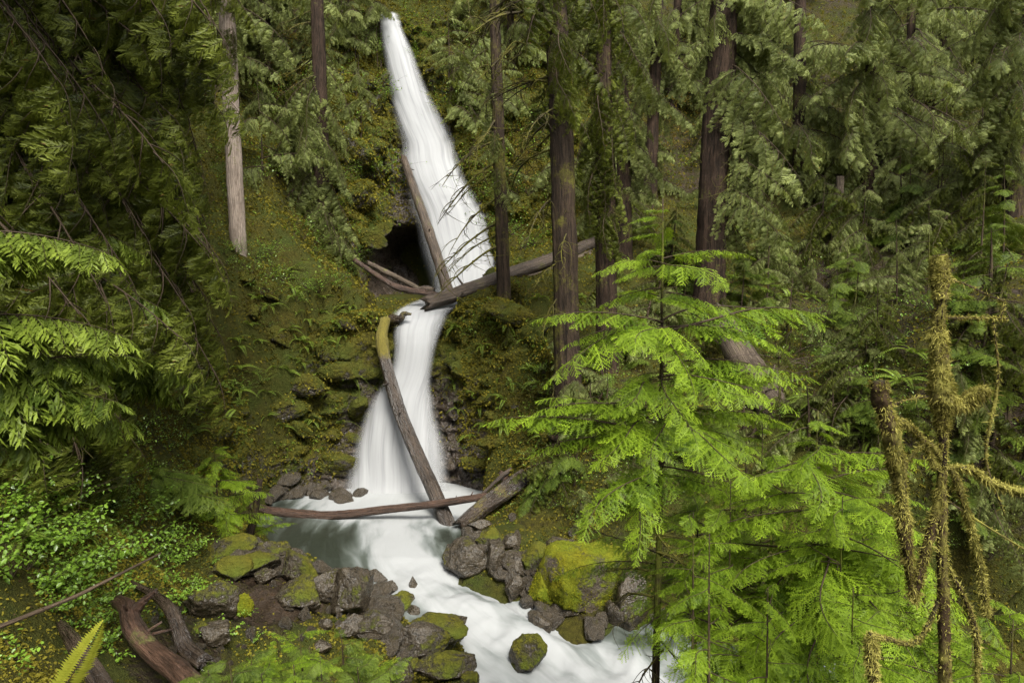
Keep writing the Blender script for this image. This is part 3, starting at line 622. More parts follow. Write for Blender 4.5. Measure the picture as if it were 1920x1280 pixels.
def bough(rng, sprays, L=1.4, n=26, rise=0.1, droop=0.3, width=1.0, ang=0.95, hang=0.15, r0=0.012, start=0.12, tip=1.0, wig=0.05, prof=0.9):
    """a limb along +x carrying sprays on both sides; foliage = material 0, wood = material 1"""
    g = Geo(); ph = rng.random() * 6
    def ax(t): return np.array([L * t, L * wig * math.sin(ph + 5 * t), L * (rise * t - droop * t ** 2)])
    pts_ = np.array([ax(t) for t in np.linspace(0, 1, 12)])
    g.add(*tube(pts_, np.linspace(r0, r0 * 0.18, 12), 5, cap=False), 1, 0.5)
    for i in range(n):
        t = start + (1 - start) * (i + rng.random() * 0.7) / n; s = 1 if i % 2 else -1
        sp = sprays[rng.integers(len(sprays))]; p = ax(t); tn = ax(min(t + .01, 1.0)) - ax(t - .01)
        sc = width * (prof * (1 - t) ** 0.75 + 0.38) * (0.75 + 0.5 * rng.random())
        r = frame(tn) @ rotm(rng.normal(0, .25), hang + 0.3 * rng.random() * (0.4 + hang), s * (ang + .18 * rng.normal()))
        g.put(sp, M4(r, p, sc), rng.normal(0, .15) + 0.22 * (t - .5))
    sp = sprays[rng.integers(len(sprays))]; g.put(sp, M4(frame(ax(1) - ax(.95)), ax(.97), width * 0.6 * tip), 0.1)
    return g
def pool_of(nm, rng, k, sprays, mats, **kw):
    out = []
    for i in range(k):
        kk = {a: (b(rng) if callable(b) else b) for a, b in kw.items()}
        out.append(bough(rng, sprays, **kk).mesh(nm, mats))
    return out
rg = np.random.default_rng(3)
hem_sp = [hem_spray(rg, 0.30 + 0.12 * rg.random(), 11) for _ in range(6)]
ced_sp = [ced_spray(rg, 0.46 + 0.14 * rg.random(), 18) for _ in range(6)]
ced_sp_big = [ced_spray(rg, 0.55, 16, 1.5) for _ in range(5)]
U = lambda a, b: (lambda r: a + (b - a) * r.random())
HB = pool_of('hemlock_bough', rg, 6, hem_sp, [MAT['hem'], MAT['twig']], L=1.4, n=25, rise=U(.05, .25), droop=U(.2, .45), width=1.05, ang=0.9, hang=0.16, prof=.8, wig=.07)
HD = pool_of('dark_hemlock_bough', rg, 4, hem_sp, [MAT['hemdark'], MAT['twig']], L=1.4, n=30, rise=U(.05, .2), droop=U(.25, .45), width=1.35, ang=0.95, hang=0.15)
# cedar limbs, 3 m long, sprays hanging from them
SHY = []
YB = pool_of('yellow_bough', rg, 2, ced_sp_big, [MAT['yel'], MAT['twig']], L=2.0, n=30, rise=.2, droop=.4, width=1.1, ang=0.9, hang=0.3, r0=0.015)
def fan(rng, sprays, L=3.0, k=15, n=15, sub=1.0, width=.8, rise=.1, droop=.4, r0=.03, hang=.45, dr2=.5):
    """wide limb: an axis with smaller boughs on both sides, each carrying sprays"""
    g = Geo(); ph = rng.random() * 6
    def ax(t): return np.array([L * t, L * .04 * math.sin(ph + 5 * t), L * (rise * t - droop * t ** 2)])
    g.add(*tube(np.array([ax(t) for t in np.linspace(0, 1, 14)]), np.linspace(r0, r0 * .2, 14), 5, cap=False), 1, .5)
    for i in range(k):
        t = .12 + .86 * (i + .6 * rng.random()) / k; s_ = 1 if i % 2 else -1; l = sub * (1.05 * (1 - t) ** .7 + .32) * rng.uniform(.7, 1.25)
        b_ = bough(rng, sprays, L=l, n=max(7, int(n * l / sub)), rise=.05, droop=dr2 * rng.uniform(.6, 1.4), width=width, ang=.8, hang=hang, r0=.009, start=.08, wig=.03, prof=.6)
        r = frame(ax(min(1, t + .01)) - ax(t - .01)) @ rotm(rng.normal(0, .2), .15 + .25 * rng.random(), s_ * rng.uniform(.55, 1.0))
        g.put(b_.cat(), M4(r, ax(t)))
    g.put(bough(rng, sprays, L=.7, n=9, width=width, hang=hang, r0=.007).cat(), M4(frame(ax(1) - ax(.95)), ax(.96)), .1)
    return g
CB = [fan(rg, ced_sp, 3.0, 16, 15, 1.0, .62, U(-.05, .15)(rg), U(.3, .55)(rg)).mesh('cedar_bough', [MAT['ced'], MAT['twig']]) for _ in range(5)]
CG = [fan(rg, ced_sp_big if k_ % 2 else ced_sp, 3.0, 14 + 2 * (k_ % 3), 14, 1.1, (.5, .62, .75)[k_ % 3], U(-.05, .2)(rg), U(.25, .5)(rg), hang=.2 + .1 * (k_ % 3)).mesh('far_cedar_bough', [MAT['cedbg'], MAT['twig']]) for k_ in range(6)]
# close cedar fronds: wide fan of sprays, lighter
CF = pool_of('cedar_frond', rg, 4, ced_sp, [MAT['frond'], MAT['twig']], L=1.5, n=40, rise=U(.1, .3), droop=U(.35, .6), width=.85, ang=0.85, hang=0.3, r0=0.012, start=.1)

def bare_branch(rng, L=2.5, n=9, mat=None, arc=0.5, r0=0.03):
    """leafless mossy branch arching down with curling side twigs"""
    g = Geo(); ph = rng.random() * 6
    t = np.linspace(0, 1, 16)
    a = np.stack([L * t * (1 - 0.15 * t), L * 0.08 * np.sin(ph + 4 * t), L * (0.12 * t - arc * t ** 2 + 0.25 * arc * t ** 4)], 1)
    g.add(*tube(a, r0 * (1 - 0.8 * t), 5, 0.3, 8, 1, cap=False), 0, .5)
    for i in range(n):
        k = rng.integers(3, 15); p = a[k]; s = L * (0.12 + 0.28 * rng.random()); az = rng.choice([-1, 1]) * (0.5 + rng.random()); tt = np.linspace(0, 1, 9); cur = rng.normal(0, 0.9)
        b = np.stack([s * tt * np.cos(az + cur * tt), s * tt * np.sin(az + cur * tt), s * (0.1 * tt - (0.3 + 0.9 * rng.random()) * tt ** 2)], 1) + p
        g.add(*tube(b, r0 * 0.42 * (1 - .8 * tt), 4, 0.3, 9, 2, cap=False), 0, .5)
        for j in range(3):
            kk = rng.integers(2, 9); s2 = s * 0.35 * rng.random() + 0.05; d = rng.normal(0, 1, 3); d /= np.linalg.norm(d); d[2] = -abs(d[2]) * .6
            c = b[kk] + d * s2 * np.linspace(0, 1, 4)[:, None]; g.add(*tube(c, r0 * .2 * np.linspace(1, .3, 4), 3, cap=False), 0, .5)
    return g.mesh('bare_branch', [mat])
BARE = [bare_branch(rg, 2.6, 10, MAT['mosstwig'], 0.35 + 0.3 * rg.random(), .04) for _ in range(5)]

# ------------------------------------------------------------------ trees
def trunk_mesh(pts_, rad, mat, sides=20, ridges=0.10, flare=(0.5, 0.8), seed=0, n=60, rough=0.05, mossv=0.0):
    p = smooth_path(pts_, n); p[1:-1, :2] += 0.02 * RNG.normal(size=(n - 2, 2)) * rad[0]
    rr = np.interp(np.linspace(0, 1, n), np.linspace(0, 1, len(rad)), rad)
    v, f = tube(p, rr, sides, rough, 1.3, seed, ridges, True, flare)
    me = to_mesh('trunk', v, f, np.zeros(len(f), int), np.full(len(f), .5), [mat], True); grain_attr(me, GRAIN[0] + seed * 1.7)
    vattr(me, 'moss', np.full(len(v), mossv) + 0.25 * fbm(v * 0.6, 2, seed + 2))
    return me
NB = [0]
FALL_L = np.array([[30, 700], [110, 715], [240, 738], [300, 760], [420, 790], [545, 790], [600, 725], [700, 715], [930, 640]]); FALL_R = np.array([[30, 768], [110, 790], [200, 830], [280, 862], [350, 898], [450, 930], [545, 925], [600, 850], [700, 825], [930, 860]])
def hides_fall(pts_):
    px, py, dp = project(pts_)
    return bool(np.any((py > 70) & (py < 930) & (px > np.interp(py, FALL_L[:, 0], FALL_L[:, 1])) & (px < np.interp(py, FALL_R[:, 0], FALL_R[:, 1])) & (dp < 43)))
def put_boughs(root, base, axis, specs, rng):
    """axis(h) -> world point on the trunk at height fraction; specs: dict(pool,n,h0,h1,len0,len1,az,spread,pitch)"""
    for s in specs:
        for i in range(s['n']):
            h = s['h0'] + (s['h1'] - s['h0']) * (i + rng.random()) / s['n']; p = axis(h)
            fr = (h - s['h0']) / max(1e-6, s['h1'] - s['h0'])
            ln = (s['l0'] + (s['l1'] - s['l0']) * fr) * (0.75 + 0.5 * rng.random())
            if 'az' in s: az = s['az'] + s.get('sp', 0.6) * rng.uniform(-1, 1)
            else: az = rng.uniform(0, 2 * math.pi)
            me = s['pool'][rng.integers(len(s['pool']))]; L = s.get('L', 3.0)
            if s['pool'] is not BARE:
                pt = s.get('pitch', .1); hd = np.array([math.cos(az), math.sin(az), 0]); sd_ = np.array([-math.sin(az), math.cos(az), 0])
                q = [p + hd * ln * k * math.cos(pt) + np.array([0, 0, -ln * k * math.sin(pt) - .35 * ln * k * k - dn * ln]) + sd_ * ln * w_ for k in (.35, .7, 1.0) for w_ in (-.28, .28) for dn in (0, .18)]
                if hides_fall(np.array(q)): continue
            obj(s.get('name', 'bough'), me, root, tuple(p - base), (rng.normal(0, .18), s.get('pitch', 0.1) + rng.normal(0, .15), az), ln / L); NB[0] += 1
def tree(label, base, lean, h, r, specs, mat='bark', cat='tree', group=None, name='cedar_tree', seed=0, sides=20, flare=(0.5, .8), ridges=.1, mossv=0., rtop=0.45, n=60, root_name=None):
    base = np.array(base, float); base[2] = min(base[2], drop(base[0], base[1]) + .1); rng = np.random.default_rng(1000 + seed)
    root = empty(name, tuple(base), label, cat, group)
    top = np.array([lean[0], lean[1], h]); mid = top * 0.5 + np.array([rng.normal(0, .1), rng.normal(0, .1), 0]) * min(1, h / 15)
    path = [np.array([0, 0, -0.8]), np.array([0, 0, 0.2]), mid, top]
    me = trunk_mesh(path, [r, r * .93, r * (.5 + .5 * rtop), r * rtop], MAT[mat], sides, ridges, flare, seed, n, mossv=mossv)
    obj('trunk', me, root)
    def axis(z):   # z metres above base
        t = z / h; return base + (mid * 2 * t if t < .5 else mid + (top - mid) * (2 * t - 1))
    put_boughs(root, base, axis, specs, rng)
    return root
def G(px, py):
    p, n = ground(px, py); return p
D2 = lambda a: R(a)
# big trunks of the photograph ------------------------------------------------
def spec(pool, n, h0, h1, l0, l1, az=None, sp=0.6, pitch=0.1, L=3.0, name='bough'):
    d = dict(pool=pool, n=n, h0=h0, h1=h1, l0=l0, l1=l1, sp=sp, pitch=pitch, L=L, name=name)
    if az is not None: d['az'] = R(az)
    return d
def topx(base, px_top, h):   # lean so that the top lies on a given picture column
    Y = base[1]; return ((px_top - 960) / F * Y - base[0])
b = P(1065, 765, 21.3)
tree('broad old cedar with furrowed bark and drooping mossy branches right of the falls', b, (topx(b, 1028, 15) , 0.4), 16, 0.43,
     [spec(BARE, 18, 8, 15.5, 2.8, 3.6, 180, 1.1, 0.15, 2.6, 'branch'), spec(BARE, 8, 1.2, 8, 1.6, 2.2, 220, 1.6, 0.6, 2.6, 'branch'), spec(CB, 12, 9, 15.5, 2.0, 2.6, pitch=.5), spec(BARE, 16, 1.5, 14, .7, 1.0, 270, 1.6, .3, 2.6, 'branch')], 'barkmoss', seed=1, sides=40, n=110, flare=(.7, .9), ridges=.13, rtop=.62)
b = P(1138, 705, 23.2)
tree('reddish cedar trunk with hanging green sprays beside the broad old cedar', b, (topx(b, 1118, 14), .2), 16, 0.37,
     [spec(CB, 26, 5.5, 15.5, 1.8, 2.6, 300, 2.2, .75), spec(CB, 10, 4.5, 9, 1.2, 1.8, 0, 1.2, .9), spec(BARE, 14, 2, 13, .7, 1.0, 270, 1.6, .3, 2.6, 'branch')], 'bark', seed=2, sides=36, n=100, ridges=.13, rtop=.65)
b = P(1328, 605, 25.5)
tree('tall straight cedar with dark red bark right of centre', b, (topx(b, 1362, 14), .3), 17, 0.58,
     [spec(CG, 24, 4, 13, 2.6, 3.4, -10, .9, .45), spec(CG, 6, 9, 13, 1.6, 2.2, 200, .8, .5), spec(BARE, 12, 3.5, 9, 2.6, 3.2, 330, .5, .9, 2.6, 'branch')], 'bark', seed=3, sides=40, n=110, ridges=.13, rtop=.72)
b = P(945, 560, 28.0)
tree('slim dark cedar standing at the lip of the lower fall', b, (topx(b, 925, 11), .2), 14, 0.29,
     [spec(CG, 18, 3.5, 9.5, 1.2, 1.9, 180, 2.4, .7), spec(BARE, 9, 2.0, 8, 3.2, 3.8, 205, .6, .45, 2.6, 'branch'), spec(CB, 6, .6, 2.2, .8, 1.2, pitch=.7)], 'barkmoss', seed=4, sides=28, n=80, rtop=.6)
b = P(448, 482, 27.0)
tree('pale straight fir trunk above the left mossy slope', b, (topx(b, 443, 12), .2), 14, 0.32,
     [spec(CB, 10, 9, 13, 1.6, 2.2, 260, 1.5, .5)], 'barkpale', seed=5, name='fir_tree', sides=32, n=90, flare=(.15, .5), ridges=.07, rtop=.85)
b = P(605, 470, 32.5)
tree('dark cedar hung with green sprays left of the upper waterfall', b, (topx(b, 603, 12), .3), 17, 0.42,
     [spec(CG, 34, 1.0, 9, 2.4, 2.4, 290, 2.2, .75), spec(BARE, 8, 8, 14, 2.2, 2.6, 190, .8, .3, 2.6, 'branch')], 'bark', seed=6, sides=24, n=70)
b = P(1172, 520, 30.0)
tree('thin cedar partly hidden behind the reddish cedar trunk', b, (topx(b, 1160, 15), .3), 17, 0.36,
     [spec(CG, 22, 4, 13, 1.6, 2.4, 300, 1.8, .6)], 'bark', seed=7)
b = P(1218, 375, 37.0)
tree('dark trunk with a bent foot on the hillside in the centre background', b, (.6, .3), 18, 0.36,
     [spec(CG, 16, 3.5, 11, 2.0, 2.6, 280, 2.6, .6)], 'bark', seed=8, flare=(.9, .9))
b = P(1568, 455, 31.5)
tree('grey broken trunk below the right hillside sprays', b, (.15, .2), 3.0, 0.2, [spec(HD, 6, .3, 2.0, 1.2, 1.0, 270, 1.2, .3, 1.4)], 'loggrey', seed=9, cat='tree stump', name='broken_tree', rtop=.8)
b = P(1625, 420, 33.5)
tree('cedar half hidden by its own sprays on the right hillside', b, (.5, .3), 19, 0.42,
     [spec(CG, 16, 1.5, 8, 2.4, 3.2, 250, 1.6, .4), spec(CG, 16, 5, 13, 3.0, 3.4, 250, 2.0, .4)], 'bark', seed=10)
b = P(1905, 330, 27.0)
tree('mossy cedar trunk at the right edge of the picture', b, (.3, .2), 17, 0.42,
     [spec(CG, 16, 1.0, 9, 2.6, 3.4, 200, 1.0, .4), spec(CG, 12, 5, 12, 3.0, 3.4, 210, 1.0, .35)], 'barkmoss', seed=11)
# background trees on the hillsides -------------------------------------------
bgspots = [(690,60,47),(560,110,40),(500,190,37),(820,30,50),(880,120,48),(960,240,43),(1010,60,52),(1085,180,46),(1260,230,45),(1400,300,40),(1440,150,47),(1500,330,36),(1700,330,36),(1760,260,40),(1840,160,44),(1480,60,54),(1290,20,56),(1180,30,58),(1660,60,54),(1820,30,56),(760,-20,54),(620,-10,52),(1900,80,50),(350,60,38),(420,150,34)]
bgd = ['beside the top of the upper waterfall', 'on the left cliff top', 'on the left cliff beside the pale fir', 'right of the head of the upper waterfall', 'behind the bare mossy branches', 'behind the slim dark cedar', 'at the top centre of the picture', 'behind the broad old cedar', 'left of the tall straight cedar', 'just right of the tall straight cedar', 'high behind the tall straight cedar', 'above the grey broken trunk', 'right of the half hidden cedar', 'in the right background beyond the half hidden cedar', 'near the upper right corner', 'high on the right hillside', 'high behind the dark bent trunk', 'far behind the thin cedar', 'high on the hill above the half hidden cedar', 'far up the hill near the right corner', 'far behind the head of the upper waterfall', 'far up behind the left cliff', 'at the far right edge of the hill', 'up the slope behind the dark left cedar', 'just left of the pale fir trunk']
for i, (px, py, Y) in enumerate(bgspots):
    b = P(px, py, Y); b[2] = drop(b[0], b[1]); rr = random.uniform(.22, .4)
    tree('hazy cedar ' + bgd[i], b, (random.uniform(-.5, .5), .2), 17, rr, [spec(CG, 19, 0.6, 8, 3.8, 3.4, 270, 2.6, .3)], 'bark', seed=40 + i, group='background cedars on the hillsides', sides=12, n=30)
# left: cedars standing outside the frame, their long limbs reach in ------------
for i, (x, y, h, specs, lab) in enumerate([
   (-9.6, 11.0, 8.3, [spec(CB, 46, 0, 6.5, 4.0, 3.6, 10, .7, .5), spec(CB, 13, 6.5, 11, 5.0, 4.5, -40, 1.3, .15), spec(BARE, 22, -1.5, 3.5, 3.2, 3.0, 5, .7, .6, 2.6, 'branch')], 'big dark cedar at the left edge, its drooping limbs filling the upper left'),  # second set: unseen boughs above the frame, added to darken the limbs below
   (-11.5, 16.0, 10.0, [spec(CB, 60, 0, 8, 4.8, 4.8, 0, .8, .45), spec(CB, 15, 8, 12.5, 6.0, 5, -35, 1.3, .12), spec(BARE, 20, -1, 4, 3.4, 3.4, 0, .8, .6, 2.6, 'branch')], 'dark cedar on the left slope with long drooping limbs'),  # the high second set here is also unseen, added to cast shade
   (-14.5, 23.0, 12, [spec(CB, 50, 0, 11, 4.8, 4.6, -10, .9, .4)], 'cedar farther up the left slope behind the drooping limbs')]):
    zb = drop(x, y); hz0 = h - zb
    for q in specs: q['h0'] += hz0; q['h1'] += hz0
    h = 22
    tree(lab, (x, y, drop(x, y)), (.3, .1), h, .42, specs, 'barkmoss', seed=80 + i)
# thin leaning trunk on the left slope
# ------------------------------------------------------------------ foreground hemlock saplings
def sapling(label, base, top, r, specs, seed, group=None, name='hemlock_sapling', mat='twig', cat='sapling'):
    base = np.array(base, float); top = np.array(top, float); rng = np.random.default_rng(2000 + seed)
    root = empty(name, tuple(base), label, cat, group); h = top[2] - base[2]
    mid = (top - base) * .5 + np.array([.04, .03, 0])
    me = trunk_mesh([np.array([0, 0, -.4]), np.array([0, 0, .1]), mid, top - base], [r, r * .95, r * .6, r * .12], MAT[mat], 10, .05, (.2, .3), seed, 50, mossv=.2)
    obj('trunk', me, root)
    def axis(z):
        t = z / h; return base + (mid * 2 * t if t < .5 else mid + (top - base - mid) * (2 * t - 1))
    put_boughs(root, base, axis, specs, rng); return root
hb = lambda n, h0, h1, l0, l1, az=None, sp=.6, pitch=.1, pool=None: spec(pool or HB, n, h0, h1, l0, l1, az, sp, pitch, 1.4)
t0 = P(1243, 372, 8.2); b0 = P(1226, 1280, 7.9); b0 = np.array([b0[0], 7.9, drop(b0[0], 7.9)])
hh = t0[2] - b0[2]; zz = lambda py: P(1240, py, 8.1)[2] - b0[2]
sapling('slender young hemlock with layered bright green boughs in the right foreground', b0, t0, .062,
  [hb(6, zz(440), zz(385), .55, .25), hb(5, zz(500), zz(475), .85, .75), hb(5, zz(560), zz(540), .8, .8), hb(3, zz(622), zz(605), 1.95, 1.9, 8, .25, -.12), hb(3, zz(622), zz(600), 1.25, 1.2, 185, .3, -.08), hb(3, zz(640), zz(600), 1.1, 1.1, 270, .8, .1),
   hb(4, zz(715), zz(690), 1.35, 1.3, -12, .45, -.02), hb(3, zz(720), zz(690), .8, .8, 190, .5, .1), hb(3, zz(720), zz(700), 1.0, 1.0, 280, .9, .15), hb(4, zz(790), zz(765), 1.5, 1.5, 186, .35, -.1), hb(3, zz(800), zz(770), 1.3, 1.3, 0, .5, .05), hb(4, zz(800), zz(770), 1.3, 1.3, 270, .9, .1),
   hb(4, zz(850), zz(820), 1.85, 1.8, 190, .3, -.02), hb(2, zz(900), zz(860), 1.3, 1.3, 235, .4, .15), hb(3, zz(900), zz(870), 1.4, 1.4, -20, .5, .15),
   spec(BARE, 12, zz(1230), zz(900), 1.0, .9, None, 1, .2, 2.6, 'branch'), hb(3, zz(1100), zz(1040), .8, .8, 10, .6, .1)], 1)
t1 = P(1534, 770, 7.2); b1 = P(1500, 1280, 7.0); b1 = np.array([b1[0], 7.0, drop(b1[0], 7.0)]); zz2 = lambda py: P(1520, py, 7.1)[2] - b1[2]
sapling('bushy bright green hemlock sapling between the slender hemlock and the mossy snag', b1, t1, .05,
  [hb(6, zz2(850), zz2(785), .6, .3), hb(6, zz2(880), zz2(860), 1.0, .9), hb(8, zz2(960), zz2(920), 1.25, 1.2, None, 1, .05), hb(8, zz2(1050), zz2(1010), 1.4, 1.4, 220, 1.7, .1), hb(5, zz2(1060), zz2(980), 1.4, 1.4, -30, .6, .25), hb(8, zz2(1160), zz2(1110), 1.5, 1.4, 215, 1.3, .1), hb(8, zz2(1330), zz2(1230), 1.2, 1.2, 240, 1.5, .2)], 2)
t2 = P(1400, 800, 9.4); b2 = np.array([t2[0], 9.4, drop(t2[0], 9.4)])
sapling('hemlock sapling filling the gap behind the slender hemlock', b2, t2, .05,
  [hb(16, 1.5, t2[2] - b2[2] - .1, 1.5, .4)], 3)
t3 = P(1330, 1000, 5.6); b3 = np.array([t3[0], 5.6, drop(t3[0], 5.6)])
sapling('low hemlock sapling with drooping tips at the bottom right of the stream', b3, t3, .03, [hb(16, .8, t3[2] - b3[2] - .05, .95, .3, None, .6, .15)], 4)
t4 = P(1850, 1090, 6.0); b4 = np.array([t4[0], 6.0, drop(t4[0], 6.0)])
sapling('low bright hemlock sapling in the bottom right corner behind the snag', b4, t4, .03, [hb(18, .4, t4[2] - b4[2], 1.1, .4)], 5)
for k, (px, py, Y, l) in enumerate([(1690, 1000, 6.6, 1.3), (1600, 1100, 5.6, 1.1), (1440, 1100, 5.8, 1.1), (1900, 1160, 5.0, 1.0), (1310, 800, 9.0, 1.7), (1430, 790, 8.2, 1.6), (1650, 830, 8.6, 1.5), (1370, 900, 7.2, 1.5), (1580, 930, 6.4, 1.4), (1300, 960, 6.6, 1.1)]):
    tq = P(px, py, Y); bq = np.array([tq[0], Y, drop(tq[0], Y)])
    sapling('bright hemlock sapling ' + ['just left of the snag', 'low in front of the bushy sapling', 'at the bottom edge left of the bushy sapling', 'in the bottom right corner', 'right behind the slender hemlock trunk', 'between the slender hemlock and the bushy sapling', 'behind the bushy sapling, toward the snag', 'in front of the gap beside the slender hemlock', 'overlapping the bushy sapling from the front', 'low and right of the slender hemlock trunk'][k], bq, tq, .03, [hb(20, max(.5, tq[2] - bq[2] - 2.2), tq[2] - bq[2], l, .35, None, 1, .02)], 60 + k)
rsap = [(1600,560,24,3.2),(1680,600,21,3.0),(1640,700,18,2.2),(1560,640,22,2.2),(1740,540,25,3.6),(1830,620,19,3.4),(1880,520,23,3.6),(1780,740,15,2.4),(1870,820,12.5,2.6),(1640,850,14.5,1.8),(1500,900,15.5,1.6),(1560,800,17.5,1.5),(1390,560,26,2.6),(1440,470,29,3.4),(1480,640,23,2.0),(1700,460,30,4.0),(1250,600,24.5,1.8),(1260,470,31,2.4),(1190,640,24,1.6),(1040,640,24.5,1.8),(960,620,26,1.2),(1010,770,23,1.0),(920,700,25.3,.8),(1100,860,20.5,1.0),(1000,960,20.5,1.4),(1090,930,19,1.1),(1180,900,18.5,1.3),(1280,860,18.5,1.6)]
rlab = ['at the foot of the right hillside', 'below the half hidden cedar', 'left of the snag, in deep shade', 'behind the tangle of dead twigs', 'right of the brown earth bank', 'behind the top of the mossy snag', 'at the right edge below the mossy cedar', 'behind the middle of the snag', 'in the shade at the right edge', 'behind the bushy bright sapling, by the snag', 'below the grey split log', 'just right of the grey split log', 'right of the foot of the tall straight cedar', 'above and right of the tall straight cedar foot', 'above the grey split log', 'under the upper right sprays', 'behind the slender hemlock, at its middle', 'up the bank behind the reddish cedar', 'at the foot of the reddish cedar', 'at the foot of the broad old cedar', 'at the foot of the slim dark cedar', 'on the cliff left of the broad old cedar foot', 'on the cliff face right of the lower fall', 'below the foot of the broad old cedar', 'beside the log end by the pool', 'above the big mossy boulder', 'above and right of the big mossy boulder', 'left of the bushy sapling, in shade']
for i, (px, py, Y, h) in enumerate(rsap):
    b = P(px, py, Y); b[2] = drop(b[0], b[1]) - .05
    kind = i % 3; pl = [HD, CG, CB][kind]; L = [1.4, 3.0, 3.0][kind]
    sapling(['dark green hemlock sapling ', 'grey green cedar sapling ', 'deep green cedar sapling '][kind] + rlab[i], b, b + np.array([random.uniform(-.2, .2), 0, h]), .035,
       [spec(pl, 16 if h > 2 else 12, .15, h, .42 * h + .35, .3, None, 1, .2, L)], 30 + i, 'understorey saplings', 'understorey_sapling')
hs_lab = {0: 'young cedar on the far hillside behind the trunks', 1: 'young cedar covering the right hillside', 2: 'young cedar on the cliff left of the upper fall', 3: 'low evergreen sapling in the shade of the right bank', 4: 'low evergreen sapling on the bank below the old cedar'}
rngh = np.random.default_rng(77)
hsz = [(1240,1920,60,420,30,1),(1480,1920,330,480,12,1),(840,1240,40,430,20,0),(470,720,20,330,14,2),(1330,1920,430,900,44,3),(985,1220,680,950,12,4),(1380,1700,400,640,16,3),(1090,1330,470,700,14,4),(1000,1240,330,470,8,0),(1790,1930,660,1000,12,3)]
for x0, x1, y0, y1, n_, kk in hsz:
    for i in range(n_):
        p_, q_ = ground(rngh.uniform(x0, x1), rngh.uniform(y0, y1))
        if p_ is None or p_[1] > 70: continue
        h_ = rngh.uniform(2.2, 4.5) if kk < 3 else rngh.uniform(.8, 2.0)
        sapling(hs_lab[kk], p_, p_ + np.array([rngh.uniform(-.3, .3), 0, h_]), .05, [spec(CG if rngh.random() < .75 else CB, 9, .3, h_, 2.6, 1.0, 270, 2.4, .25)] if kk < 3 else [[spec(CB, 8, .1, h_, 1.5, .5, None, 1, .15), spec(HD, 10, .1, h_, 1.2, .4, None, 1, .1, 1.4), spec(CG, 8, .1, h_, 1.6, .5, None, 1, .15)][i % 3]], 300 + i + 50 * kk, ['young cedars behind the trunks', 'young cedars on the right hillside', 'young cedars on the left cliff', 'low saplings of the right bank', 'low saplings below the old cedar'][kk], 'young_cedar')
print('boughs', NB[0])
# ------------------------------------------------------------------ logs
def log(name, label, pts_, rpx, mat, cat='log', sides=20, rough=.17, seed=0, n=50, mossv=0.0, stubs=0, group=None, mossfn=None):
    """pts_: (px, py, Y); rpx: widths in photograph pixels along it"""
    w_ = np.array([P(*p) for p in pts_]); Ym = np.mean([p[2] for p in pts_])
    base = w_[-1].copy(); path = smooth_path(w_ - base, n)
    rr = np.interp(np.linspace(0, 1, n), np.linspace(0, 1, len(rpx)), rpx) * 0.5 * Ym / F
    g = Geo(); path[1:-1] += .012 * rr.max() * np.random.default_rng(seed).normal(size=(n - 2, 3)); v, f = tube(path, rr, sides, rough, 2.5 / max(.15, rr.max() * 3), seed, .05)
    for e_, sg in ((0, -1), (n - 1, 1)):
        td = path[min(n - 1, e_ + 1)] - path[max(0, e_ - 1)]; td = td / np.linalg.norm(td) * sg; jr = np.random.default_rng(seed + e_)
        v[e_ * sides:(e_ + 1) * sides] += td * (jr.random(sides)[:, None] ** 2) * rr[e_] * 1.3 * (len(v) > 0)
    g.add(v, f); gl_ = [GRAIN[0]]
    rng = np.random.default_rng(seed + 50)
    if stubs:
        for _ in range(stubs):
            k = rng.integers(4, n - 4); d = rng.normal(0, 1, 3); t_ = path[k + 1] - path[k - 1]; t_ /= np.linalg.norm(t_); d -= t_ * (d @ t_); d /= np.linalg.norm(d); d[2] = abs(d[2])
            L = rr[k] * (1.4 + 1.6 * rng.random()); q = path[k] + (d + .3 * t_) * L * np.linspace(0, 1, 4)[:, None]; g.add(*tube(q, rr[k] * .22 * np.array([1, .85, .7, .45]), 6, .2, 9, seed)); gl_.append(GRAIN[0])
    me = g.mesh(name, [MAT[mat]], True); vv_ = np.concatenate(g.v)
    mv = np.full(len(vv_), mossv, float)
    if mossfn is not None: mv = mv + mossfn(vv_ + base)
    vattr(me, 'moss', mv); grain_attr(me, np.vstack(gl_) + seed * 2.3)
    o = obj(name, me, None, tuple(base)); return tag(o, label, cat, group)
log('fallen_log', 'long wet log leaning across the lower waterfall, mossy at its top', [(722,600,26.9),(716,640,26.3),(726,690,25.8),(752,780,24.9),(795,880,23.6),(838,978,22.2),(850,1005,21.9)], [20,24,24,25,26,26,22], 'logwet', seed=1, stubs=4, n=70, mossv=-.2, mossfn=lambda p: 0.9 * sstep(4.6, 6.0, p[:, 2]))
log('fallen_log', 'thin reddish log lying level across the pool', [(470,950,22.8),(540,962,22.8),(620,966,22.6),(720,955,22.4),(820,944,22.2),(925,928,22.0)], [13,19,17,15,14,13], 'logred', seed=2, rough=.16, stubs=3, n=60, mossv=-.1)
log('fallen_log', 'thick brown log sloping into the pool from the right bank', [(1010,878,22.6),(940,925,22.0),(866,982,21.6)], [36,34,26], 'logwet', seed=3)
log('broken_branch', 'broken dead branch behind the log sloping into the pool', [(985,868,23.2),(950,885,22.9),(905,925,22.6)], [7,9,6], 'log', 'branch', 8, seed=4)
log('split_stump', 'splintered reddish wood above the log sloping into the pool', [(990,905,22.9),(955,900,23.0),(938,885,23.0)], [20,26,8], 'logred', 'stump', 12, .3, seed=5)
log('fallen_log', 'thick log spanning the ledge in front of the upper waterfall', [(1130,450,32.5),(1040,484,31),(940,520,29.6),(860,550,28.8),(802,568,28.2)], [24,24,26,25,25], 'log', seed=6, stubs=5, n=60)
log('fallen_log', 'straight bare log leaning against the upper waterfall', [(757,298,38.6),(775,350,37.2),(806,440,35.4),(842,550,33.2)], [13,15,18,20], 'log', seed=7, stubs=2)
